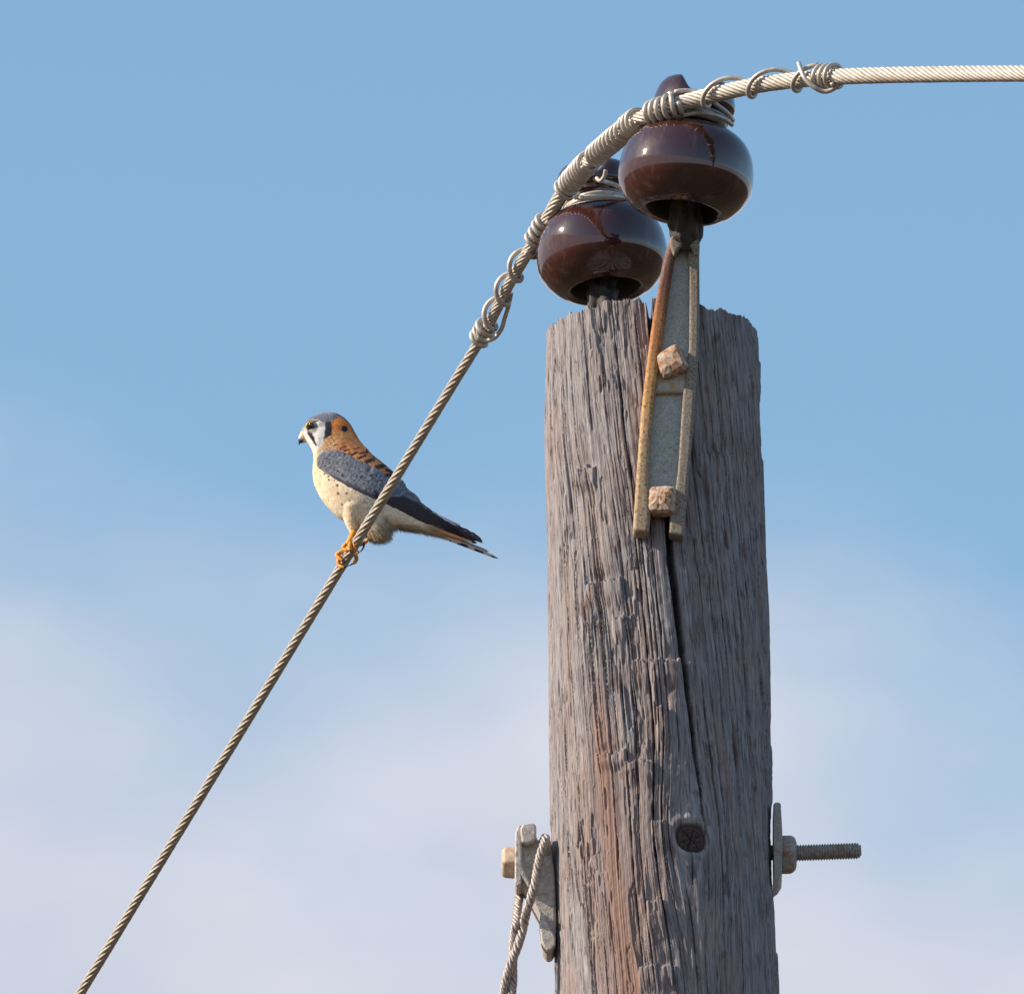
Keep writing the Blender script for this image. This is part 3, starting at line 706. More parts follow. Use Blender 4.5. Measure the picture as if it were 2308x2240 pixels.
def ties():
    a = MB()
    # knot at the right end: three tight turns and a loose tail pointing up
    wraps(a, 1888, 1846, 3.2, 5.0, 0.9, -0.6, -1)
    free(a, [(1800, 142, -0.318), (1806, 160, -0.322), (1816, 180, -0.325), (1836, 198, -0.326), (1858, 207, -0.325), (1880, 200, -0.328), (1892, 186, -0.330), (1893, 172, -0.320), (1882, 158, -0.305)], 5.4)
    # open turns along the cable
    wraps(a, 1846, 1530, 3.0, 5.4, 1.0, 1.6, -1, 0.8)
    wraps(a, 1534, 1468, 5.3, 5.8, 0.5, 0.2, -1)
    wraps(a, 1444, 1418, 3.0, 5.4, 0.7, 0.4, -1)
    wraps(a, 1418, 1340, 9.6, 5.1, 0.25, 0.4, -1)
    neck_ring(a, INS[0], 122, 1.9, -2.2, 5.3, 74, 10)
    neck_ring(a, INS[0], 134, 1.6, -1.9, 5.3, 76, 9)
    free(a, [(1500, 262, -0.188), (1530, 262, -0.193), (1565, 256, -0.192), (1600, 258, -0.188), (1632, 268, -0.176), (1650, 282, -0.158)], 5.4)
    free(a, [(1560, 245, -0.190), (1590, 222, -0.188), (1620, 240, -0.184), (1642, 258, -0.172), (1652, 272, -0.150)], 5.2)
    tag(a.build('tie_wire', M_TIE), 'pale tie wire coiled on the cable and round the upper insulator neck', 'wire', 'tie wires binding the cable')
    b = MB()
    wraps(b, 1330, 1268, 9.4, 5.1, 0.45, 0.2, -1, 0, drift=1.0)
    neck_ring(b, INS[1], 119, 1.25, -2.6, 5.2, 74, 5)
    neck_ring(b, INS[1], 128, 1.0, -2.0, 5.2, 75, 6)
    free(b, [(1296, 446, 0.072), (1330, 447, 0.066), (1370, 443, 0.068), (1405, 446, 0.085), (1425, 455, 0.11)], 5.2)
    free(b, [(1340, 404, 0.03), (1352, 408, 0.05), (1372, 412, 0.074), (1400, 424, 0.085), (1425, 442, 0.11)], 5.2)
    free(b, [(1365, 384, -0.03), (1362, 398, -0.026), (1353, 408, -0.020), (1345, 402, -0.012)], 4.6)
    wraps(b, 1236, 1200, 4.6, 5.2, 0.5, 0.0, -1)
    wraps(b, 1200, 1098, 3.4, 5.9, 0.95, 0.2, -1, 0.8)
    wraps(b, 1103, 1082, 3.2, 5.6, 1.2, -0.2, -1)
    free(b, [(1074, 742, 0.240), (1078, 760, 0.238), (1094, 768, 0.240), (1114, 762, 0.236), (1130, 742, 0.230), (1138, 716, 0.224), (1146, 690, 0.214), (1152, 662, 0.200)], 5.2)
    tag(b.build('tie_wire', M_TIE), 'pale tie wire coiled on the cable and round the lower insulator neck', 'wire', 'tie wires binding the cable')
ties()

# ------------------------------------------------------------------ through bolt
def hexring(c, axis, r, x, rot, rnd=1.0):
    pts = []
    for k in range(6):
        a = rot + k * PI / 3
        pts.append(c + axis * x + r * rnd * (math.cos(a) * np.array([0, 1, 0]) + math.sin(a) * np.array([0, 0, 1])))
    return pts
def through_bolt():
    yb = 0.0
    c0 = P(1163, 1943, yb); c1 = P(1763, 1921, yb)
    axis = (c1 - c0) / np.linalg.norm(c1 - c0)
    root = empty('through_bolt', c0, 'galvanised bolt through the pole with threaded end, nut and washer plate on the right', 'bolt')
    def lathe(mb, c, prof, seg):
        e1 = np.array([0, 1.0, 0]); e2 = np.cross(axis, e1); e2 /= np.linalg.norm(e2)
        a = np.arange(seg) * 2 * PI / seg + 0.3
        V = np.vstack([c + axis * x * K + r * K * (np.cos(a)[:, None] * e1 + np.sin(a)[:, None] * e2) for x, r in prof])
        n = len(prof); F = [(i * seg + j, i * seg + (j + 1) % seg, (i + 1) * seg + (j + 1) % seg, (i + 1) * seg + j) for i in range(n - 1) for j in range(seg)]
        F += [tuple(range(seg))[::-1], tuple((n - 1) * seg + j for j in range(seg))]
        mb.add(V, F)
    # helical thread
    th = MB(); seg = 28; L = 146; pitch = 6.1; nn = int(L / pitch * 8)
    e1 = np.array([0, 1.0, 0]); e2 = np.cross(axis, e1)
    a = np.arange(seg) * 2 * PI / seg; V = []
    st = P(1794, 1922, yb)
    for i in range(nn + 1):
        x = i / nn * L
        ph = (x / pitch - a / (2 * PI)) % 1.0
        r = 15.3 + 4.0 * (1 - np.abs(2 * ph - 1)); 
        r = r * (1 - 0.30 * smooth(L - 9, L, x))
        V.append(st + axis * x * K + r[:, None] * K * (np.cos(a)[:, None] * e1 + np.sin(a)[:, None] * e2))
    F = [(i * seg + j, i * seg + (j + 1) % seg, (i + 1) * seg + (j + 1) % seg, (i + 1) * seg + j) for i in range(nn) for j in range(seg)]
    F += [tuple(range(seg))[::-1], tuple(nn * seg + j for j in range(seg))]
    th.add(np.vstack(V), F); th.build('threaded_end', M_NUT, root, smooth_=False)
    hd = MB()
    V = []; prof = [(-33, 30), (-27, 38), (-6, 41), (0, 41)]
    e2 = np.array([0, 0, 1.0])
    for x, r in prof:
        for k in range(6):
            q = k * PI / 3 + 0.25
            V.append(c0 + axis * x * K + r * K * (math.cos(q) * e1 + math.sin(q) * e2))
    F = [(i * 6 + j, i * 6 + (j + 1) % 6, (i + 1) * 6 + (j + 1) % 6, (i + 1) * 6 + j) for i in range(3) for j in range(6)] + [tuple(range(6))[::-1], tuple(18 + j for j in range(6))]
    hd.add(V, F); hd.build('hex_head', M_TAN, root, smooth_=True, bevel=0.0022, bseg=3)
    nu = MB(); V = []
    cn = P(1763, 1926, yb)
    for x, r in ((-2, 46), (22, 46), (30, 38), (32.5, 27)):
        for k in range(6):
            q = k * PI / 3 + 0.06
            V.append(cn + axis * x * K + r * K * (math.cos(q) * e1 + math.sin(q) * e2))
    nu.add(V, F); nu.build('nut', M_NUT, root, bevel=0.0022, bseg=3)
    # square curved washer plate seen edge-on
    wp = MB(); z0, z1 = P(1750, 2018, yb)[2], P(1750, 1813, yb)[2]
    prof = [(1742, 2006), (1753, 1998), (1762, 1984), (1763, 1900), (1759, 1828), (1755, 1825), (1746, 1825), (1742, 1830), (1742, 1900), (1743, 1990)]
    hw = 0.027
    n = len(prof); V = [P(u, v, 0) + np.array([0, s, 0]) for s in (-hw, hw) for u, v in prof]
    F = [tuple(range(n)), tuple(range(2 * n - 1, n - 1, -1))] + [(i, i + n, (i + 1) % n + n, (i + 1) % n) for i in range(n)]
    wp.add(V, F); wp.build('washer_plate', M_NUT, root, bevel=0.001, bseg=2)
    sh = MB(); lathe(sh, P(1175, 1942, yb), [(0, 17), (568, 17)], 20); sh.build('shank', M_NUT, root)
through_bolt()

# ------------------------------------------------------------------ guy clamp and wire
def guy():
    yc = -0.004
    root = empty('guy_clamp', P(1225, 2100, yc), 'pale cast metal guy attachment held against the left side of the pole', 'clamp')
    m = MB()
    m.prism([(1164, 1988), (1163, 1900), (1168, 1868), (1180, 1862), (1200, 1866), (1212, 1890), (1226, 1903), (1244, 1912), (1250, 1960), (1253, 2030), (1254, 2100), (1250, 2112), (1232, 2100), (1216, 2066), (1196, 2022), (1180, 1998)], yc - 0.018, yc + 0.022)
    m.build('body', M_CLAMP, root, bevel=0.004, bseg=3)
    lob = MB(); lob.prism([(1176, 1898), (1172, 1866), (1180, 1855), (1202, 1853), (1209, 1860), (1209, 1884), (1203, 1896), (1190, 1901)], yc - 0.030, yc + 0.030)
    lob.build('lug', M_CLAMP, root, bevel=0.005, bseg=4)
    rib = MB(); rib.prism([(1160, 1988), (1160, 1910), (1162, 1872), (1170, 1857), (1178, 1860), (1176, 1900), (1177, 1950), (1196, 1990), (1192, 2000), (1176, 1976), (1175, 1992), (1167, 1996)], yc - 0.027, yc + 0.027)
    rib.build('face_plate', M_CLAMP, root, bevel=0.0035, bseg=4)
    toe = MB(); toe.prism([(1218, 2050), (1226, 2058), (1240, 2090), (1252, 2108), (1252, 2126), (1243, 2140), (1234, 2141), (1226, 2132), (1220, 2122), (1216, 2080)], yc - 0.026, yc + 0.018)
    toe.build('toe', M_CLAMP, root, bevel=0.0045, bseg=4)
    hk = MB(); hk.tube(catmull(np.array([P(1232, 1925, yc - 0.016), P(1235, 1905, yc - 0.022), P(1229, 1890, yc - 0.022), P(1222, 1900, yc - 0.015)]), 8), 0.0036, 12)
    hk.build('hook', M_CLAMP, root)
    # two-part twisted wire rope
    g = MB()
    def rope(pts, rr, n, pitch, tw=1):
        c = catmull(np.array(pts), 14); c, s = resample(c, 0.0022)
        T, N, B = frames(c)
        q = math.sin(PI / n); rs = rr * q / (1 + q)
        for k in range(n):
            a = tw * 2 * PI * s / pitch + k * 2 * PI / n + 0.25 * np.sin(s * 130 + k)
            g.tube(c + (rr - rs) * (np.cos(a)[:, None] * N + np.sin(a)[:, None] * B), rs * 1.05, 7)
        g.tube(c, rr * 0.5, 6)
    yw = yc - 0.031
    # both legs lie round each other below v ~ 2080
    def leg(side):
        pts = []
        if side > 0:
            top = [(1224, 1898, yc - 0.010), (1229, 1888, yw + 0.006), (1227, 1900, yw), (1217, 1930, yw), (1211, 1960, yw), (1206, 1990, yw), (1197, 2020, yw), (1188, 2050, yw + 0.002)]
        else:
            top = [(1186, 1960, yc + 0.034), (1178, 1985, yc + 0.030), (1172, 2010, yc + 0.020), (1168, 2035, yc + 0.006), (1165, 2058, yc - 0.006)]
        for u, v, y in top: pts.append(P(u, v, y))
        v0 = 2085
        for i in range(0, 30):
            v = v0 + i * 16
            ph = i * 16 / 150.0 * 2 * PI * 0.5
            cu = 1172 - 0.20 * (v - 2080) + 0.0 if v < 2180 else 1152 - 0.14 * (v - 2180)
            w = 9.0 * math.cos(ph) * side
            pts.append(P(cu + w, v, yw + 0.012 - side * 0.0042 * math.sin(ph)))
        rope(pts, 10.6 * K, 5, 60 * K, -1)
    leg(1); leg(-1)
    # the long run on down to the ground
    a = P(1152 - 0.14 * (2085 + 29 * 16 - 2180), 2085 + 29 * 16, yw + 0.012)
    d = P(1152 - 0.14 * 1500, 2180 + 1500, yw + 0.012) - a; d /= abs(d[2])
    run = a + np.linspace(0, a[2] + 0.05, 60)[:, None] * d
    run = np.array(run); g.tube(run, 12 * K, 10)
    tag(g.build('guy_wire', M_GUY), 'twisted metal guy wire looped over the pale clamp and hanging down beside the pole', 'wire')
guy()

# ------------------------------------------------------------------ the bird
ZS = 400.0 / 1508.0
YBIRD = 0.585
def B(x, y, wz=0.0):
    return P(640 + x * ZS, 900 + y * ZS, YBIRD, wz * ZS)
def Bv(A):
    A = np.asarray(A, float); u = 640 + A[:, 0] * ZS; v = 900 + A[:, 1] * ZS
    d = RIGHT[None] * ((u - 1154) * K)[:, None] + UP[None] * ((1120 - v) * K)[:, None] + FWD[None] * DIST
    t = (YBIRD - CAM[1]) / d[:, 1]
    return CAM + d * t[:, None] - FWD[None] * (A[:, 2] * ZS * K)[:, None]
def invB(V):
    r = V - CAM; f = r @ FWD
    # undo the lateral shift: points sit w towards the camera from the plane Y = YBIRD
    # iterate once: estimate base point on the plane along the optical axis direction
    w = np.zeros(len(V))
    for _ in range(4):
        b = V + FWD[None] * w[:, None]
        w = w + (YBIRD - b[:, 1]) / FWD[1]
    b = V + FWD[None] * w[:, None]
    r = b - CAM; f = r @ FWD
    u = 1154 + (r @ RIGHT) / f * DIST / K; v = 1120 - (r @ UP) / f * DIST / K
    return (u - 640) / ZS, (v - 900) / ZS, w / (ZS * K)

def seg_dist(x, y, poly, closed=True):
    poly = np.asarray(poly, float); n = len(poly); d = np.full(x.shape, 1e9)
    for i in range(n if closed else n - 1):
        a = poly[i]; b = poly[(i + 1) % n]; ab = b - a
        t = np.clip(((x - a[0]) * ab[0] + (y - a[1]) * ab[1]) / (ab @ ab + 1e-9), 0, 1)
        d = np.minimum(d, np.hypot(x - a[0] - t * ab[0], y - a[1] - t * ab[1]))
    return d
def inside(x, y, poly):
    poly = np.asarray(poly, float); n = len(poly); c = np.zeros(x.shape, bool)
    for i in range(n):
        x0, y0 = poly[i]; x1, y1 = poly[(i + 1) % n]
        if y0 == y1: continue
        cond = ((y0 > y) != (y1 > y)) & (x < (x1 - x0) * (y - y0) / (y1 - y0) + x0)
        c ^= cond
    return c
def mask(x, y, poly, soft):
    d = seg_dist(x, y, poly); d = np.where(inside(x, y, poly), d, -d)
    return smooth(-soft, soft, d)
def stroke(x, y, pts, wd, soft=4):
    return 1 - smooth(wd - soft, wd + soft, seg_dist(x, y, pts, False))
def lay(c, m, col):
    return c * (1 - m[:, None]) + np.array(col)[None] * m[:, None]

def plumage(x, y):
    nx = noise3(x / 14, y / 14, seed=1) * 5 + noise3(x / 5, y / 5, seed=2) * 3
    ny = noise3(x / 14, y / 14, seed=3) * 5 + noise3(x / 5, y / 5, seed=4) * 3
    nx = nx * 0.6; ny = ny * 0.6; X, Y = x + nx, y + ny
    n = noise3(X / 60, Y / 60, seed=9); fine = noise3(x / 9 + y / 20, y / 9 - x / 20, seed=10)
    c = np.tile(np.array([0.90, 0.76, 0.54]), (len(x), 1))
    c = lay(c, smooth(-0.1, 0.5, n) * 0.35, (0.93, 0.86, 0.72))
    c = lay(c, mask(X, Y, [(230, 480), (330, 380), (420, 420), (300, 470), (290, 600), (320, 760), (280, 740), (240, 620)], 30) * 0.6, (0.80, 0.56, 0.30))
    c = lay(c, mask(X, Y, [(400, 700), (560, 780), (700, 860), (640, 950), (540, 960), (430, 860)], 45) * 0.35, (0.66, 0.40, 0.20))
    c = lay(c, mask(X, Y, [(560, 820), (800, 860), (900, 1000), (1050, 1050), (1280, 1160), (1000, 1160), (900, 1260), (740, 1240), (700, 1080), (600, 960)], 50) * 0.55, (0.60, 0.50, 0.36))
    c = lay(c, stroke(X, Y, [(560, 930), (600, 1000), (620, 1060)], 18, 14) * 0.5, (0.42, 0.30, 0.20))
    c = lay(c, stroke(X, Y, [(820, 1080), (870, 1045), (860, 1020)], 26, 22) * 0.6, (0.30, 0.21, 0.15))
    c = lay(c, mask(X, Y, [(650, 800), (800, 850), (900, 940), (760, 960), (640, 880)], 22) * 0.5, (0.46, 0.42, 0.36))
    # mantle
    mant = [(330, 400), (345, 350), (420, 300), (560, 310), (640, 330), (720, 390), (960, 600), (1080, 760), (1000, 800), (880, 740), (780, 620), (560, 500), (480, 440), (400, 430), (350, 440)]
    c = lay(c, mask(X, Y, mant, 16), (0.92, 0.36, 0.14))
    c = lay(c, mask(X, Y, [(330, 400), (345, 350), (400, 320), (470, 330), (460, 400), (400, 430), (340, 440)], 28) * 0.8, (0.95, 0.56, 0.27))
    c = lay(c, mask(X, Y, [(700, 470), (760, 470), (960, 640), (900, 700), (780, 600)], 30) * 0.6, (0.42, 0.20, 0.11))
    dk = (0.045, 0.032, 0.035)
    for p, wd in (([(478, 420), (520, 403)], 5), ([(430, 395), (450, 385)], 4), ([(515, 440), (560, 425)], 4), ([(575, 475), (622, 452)], 7), ([(635, 500), (690, 480)], 8), ([(645, 458), (715, 450)], 5),
                  ([(690, 540), (720, 525), (760, 515)], 12), ([(765, 488), (800, 500)], 6), ([(790, 580), (825, 570), (860, 560)], 17), ([(870, 600), (930, 620)], 12), ([(850, 655), (900, 650), (935, 650)], 18),
                  ([(590, 425), (640, 415)], 3), ([(540, 470), (560, 462)], 4), ([(700, 430), (735, 440)], 4), ([(820, 520), (860, 545)], 6), ([(905, 700), (1000, 700)], 12), ([(930, 750), (1010, 740)], 14)):
        c = lay(c, stroke(X, Y, p, wd + 2.5, 4) * 0.95, dk)
    c = lay(c, mask(X, Y, [(960, 660), (1010, 690), (1080, 790), (1220, 920), (1100, 900), (980, 800), (930, 740)], 14), (0.12, 0.13, 0.16))
    # rump and tail base
    c = lay(c, mask(X, Y, [(1180, 1050), (1320, 1100), (1440, 1180), (1420, 1200), (1240, 1140)], 14) * 0.6, (0.66, 0.45, 0.28))
    # head
    c = lay(c, mask(X, Y, [(150, 250), (190, 330), (200, 380), (240, 430), (262, 440), (320, 400), (345, 340), (360, 240), (300, 200), (200, 200)], 9), (0.90, 0.87, 0.82))
    c = lay(c, mask(X, Y, [(400, 180), (470, 120), (560, 180), (640, 340), (560, 345), (430, 330), (390, 330), (400, 260)], 10), (0.80, 0.27, 0.07))
    c = lay(c, mask(X, Y, [(400, 260), (480, 270), (560, 280), (600, 330), (520, 340), (380, 335)], 16) * 0.75, (0.90, 0.46, 0.19))
    c = lay(c, mask(X, Y, [(130, 275), (140, 220), (230, 120), (340, 95), (480, 95), (520, 160), (460, 150), (405, 185), (395, 200), (330, 200), (290, 178), (230, 175), (190, 215), (170, 270)], 9), (0.155, 0.168, 0.21))
    c = lay(c, mask(X, Y, [(270, 105), (420, 98), (440, 118), (330, 122), (280, 135)], 12) * 0.5, (0.34, 0.20, 0.18))
    c = lay(c, stroke(X, Y, [(470, 120), (560, 195), (618, 300), (650, 350)], 13, 8) * 0.75, (0.10, 0.085, 0.10))
    c = lay(c, mask(X, Y, [(345, 195), (400, 185), (412, 240), (405, 300), (372, 325), (335, 345), (345, 300), (352, 250)], 9), (0.045, 0.042, 0.05))
    c = lay(c, mask(X, Y, [(290, 190), (350, 200), (340, 235), (300, 235)], 10) * 0.8, (0.30, 0.31, 0.34))
    c = lay(c, mask(X, Y, [(200, 262), (240, 285), (262, 330), (280, 390), (268, 400), (245, 360), (215, 320), (195, 290)], 7), (0.03, 0.026, 0.03))
    c = lay(c, (1 - smooth(20, 34, np.hypot(X - 515, (Y - 252) * 0.95))), (0.03, 0.028, 0.04))
    c = lay(c, (1 - smooth(44, 66, np.hypot(X - 238, Y - 232))) * 0.8, (0.17, 0.17, 0.18))
    c = lay(c, mask(X, Y, [(200, 350), (240, 400), (262, 440), (240, 450), (205, 400)], 14) * 0.6, (0.80, 0.62, 0.40))
    c = lay(c, stroke(X, Y, [(192, 240), (198, 205), (228, 186), (262, 188), (290, 186)], 6, 5), (0.05, 0.05, 0.06))
    c = lay(c, mask(X, Y, [(150, 250), (185, 225), (195, 270), (200, 320), (180, 330), (160, 290)], 10) * 0.7, (0.42, 0.42, 0.43))
    # spots on the flank
    for sx, sy, r in ((345, 635, 8), (378, 657, 9), (383, 684, 8), (455, 730, 11), (461, 800, 11), (533, 800, 9), (495, 893, 9), (560, 860, 6), (310, 655, 5), (430, 690, 6)):
        c = lay(c, (1 - smooth(r * 0.7, r * 1.4, np.hypot(x - sx, y - sy))) * 0.9, (0.07, 0.05, 0.05))
    c = c * (1 + 0.14 * fine[:, None] + 0.10 * noise3(x / 30, y / 30, seed=44)[:, None])
    return np.clip(c, 0.01, 0.95)

def wing_color(x, y):
    nx = noise3(x / 12, y / 12, seed=5) * 4; ny = noise3(x / 12, y / 12, seed=6) * 4
    X, Y = x + nx, y + ny
    c = np.tile(np.array([0.165, 0.178, 0.222]), (len(x), 1))
    # scale-like feather tips: pale rim, darker centre, laid along the wing
    ca, sa = math.cos(0.62), math.sin(0.62)
    p = (x * ca + y * sa) / 34; q = (-x * sa + y * ca) / 24
    p = p + noise3(x / 40, y / 40, seed=14) * 0.55; q = q + noise3(x / 45, y / 45, seed=15) * 0.55
    row = np.floor(p); qq = q + 0.5 * (row % 2) + noise3(row, row * 0, seed=4) * 0.2
    fu = p - row; fv = np.abs(qq - np.floor(qq) - 0.5) * 2
    cell = hash3(row, np.floor(qq), row * 0, 3)
    rim = smooth(0.62, 0.9, fu + 0.5 * fv ** 2)
    c = c * (1 + 0.24 * cell[:, None]) * (1 - 0.30 * smooth(0.0, 0.25, 0.25 - fu)[:, None])
    covert = 1 - mask(x, y, [(860, 860), (900, 790), (960, 760), (1030, 760), (1300, 960), (1700, 1250), (1400, 1150), (1000, 960)], 14)
    c = lay(c, rim * covert * 0.5, (0.40, 0.40, 0.42))
    fl_ = smooth(0.42, 0.58, noise3(x / 11, y / 9, seed=51) * 0.8 + noise3(x / 60, y / 50, seed=52) * 0.5) * covert
    c = lay(c, fl_ * 0.55, (0.46, 0.45, 0.44))
    # dark spots
    rr = random.Random(4)
    for sx, sy, r in ((365, 505, 9), (455, 545, 8), (540, 552, 8), (390, 545, 7), (430, 600, 9), (460, 610, 11), (500, 648, 17), (575, 640, 11), (740, 648, 16), (660, 660, 13), (790, 650, 12), (700, 590, 8), (830, 690, 10), (640, 590, 8), (350, 570, 7), (545, 700, 9), (600, 690, 9)):
        c = lay(c, (1 - smooth(r * 0.6, r * 1.3, np.hypot((X - sx), (Y - sy) * 1.2))) * 0.92, (0.03, 0.03, 0.04))
    # dark lower edge and flight feathers
    lower = [(400, 655), (500, 700), (640, 770), (780, 830), (900, 850)]
    c = lay(c, stroke(X, Y, lower, 16, 12) * 0.8, (0.055, 0.058, 0.08))
    prim = [(770, 760), (860, 850), (930, 815), (1020, 820), (1120, 870), (1210, 930), (1400, 1030), (1720, 1240), (1400, 1160), (1000, 980), (860, 890), (770, 860)]
    pm = mask(x, y, prim, 12)
    a = (-x * math.sin(0.49) + y * math.cos(0.49))
    lines = 0.5 + 0.5 * np.sin(a * 2 * PI / 17.0)
    pc = np.array([0.062, 0.052, 0.058])[None] * (0.75 + 0.9 * smooth(0.75, 1, lines)[:, None])
    c = c * (1 - pm[:, None]) + pc * pm[:, None]
    dark = smooth(1250, 1500, x)
    c = lay(c, dark * 0.8, (0.022, 0.018, 0.028))
    # tertials: slate blue with pale edging
    c = lay(c, mask(X, Y, [(930, 750), (1030, 770), (1130, 850), (1110, 870), (1010, 815), (930, 820)], 8) * 0.85, (0.13, 0.17, 0.22))
    c = lay(c, stroke(X, Y, [(905, 820), (980, 822), (1028, 780)], 3.4, 3) * 0.8, (0.48, 0.50, 0.50))
    c = lay(c, stroke(X, Y, [(1050, 820), (1100, 840), (1128, 862)], 3, 3) * 0.6, (0.40, 0.44, 0.46))
    c = lay(c, stroke(X, Y, [(1130, 835), (1180, 890), (1208, 930)], 3, 3) * 0.6, (0.42, 0.40, 0.38))
    fine = noise3(x / 7, y / 7, seed=12)
    return np.clip(c * (1 + 0.16 * fine[:, None]), 0.008, 0.9)

def feather_mat():
    M = Mat('plumage', rough=0.85, spec=0.12)
    M.color(M.attr('col').outputs['Color'])
    n = M.noise(M.map((900, 900, 900)), 1, 4, 0.6)
    M.bump(n, 0.45, 0.0004)
    M.b.inputs['Sheen Weight'].default_value = 0.04
    M.b.inputs['Sheen Roughness'].default_value = 0.5
    return M.m
M_FEATH = feather_mat()

def set_col(me, cols):
    at = me.color_attributes.new('col', 'FLOAT_COLOR', 'POINT')
    at.data.foreach_set('color', np.hstack([cols, np.ones((len(cols), 1))]).astype(np.float32).ravel())

PAIRS = [((140, 275), (180, 352), 16), ((146, 262), (194, 362), 34), ((155, 240), (214, 388), 56), ((175, 208), (230, 412), 78), ((205, 172), (240, 436), 96), ((255, 140), (250, 470), 112), ((330, 117), (250, 520), 124), ((420, 112), (246, 570), 128),
         ((485, 138), (245, 630), 130), ((550, 195), (252, 700), 134), ((600, 275), (272, 762), 144), ((640, 345), (308, 832), 158), ((695, 408), (352, 895), 172), ((757, 474), (400, 950), 184), ((850, 548), (455, 1000), 188),
         ((930, 620), (520, 1040), 184), ((990, 700), (600, 1070), 172), ((1040, 785), (690, 1085), 155), ((1090, 855), (780, 1095), 134), ((1140, 905), (880, 1085), 110), ((1200, 950), (970, 1095), 86), ((1260, 1000), (1070, 1112), 66),
         ((1330, 1050), (1180, 1132), 48), ((1390, 1090), (1270, 1152), 32), ((1430, 1120), (1350, 1170), 16)]

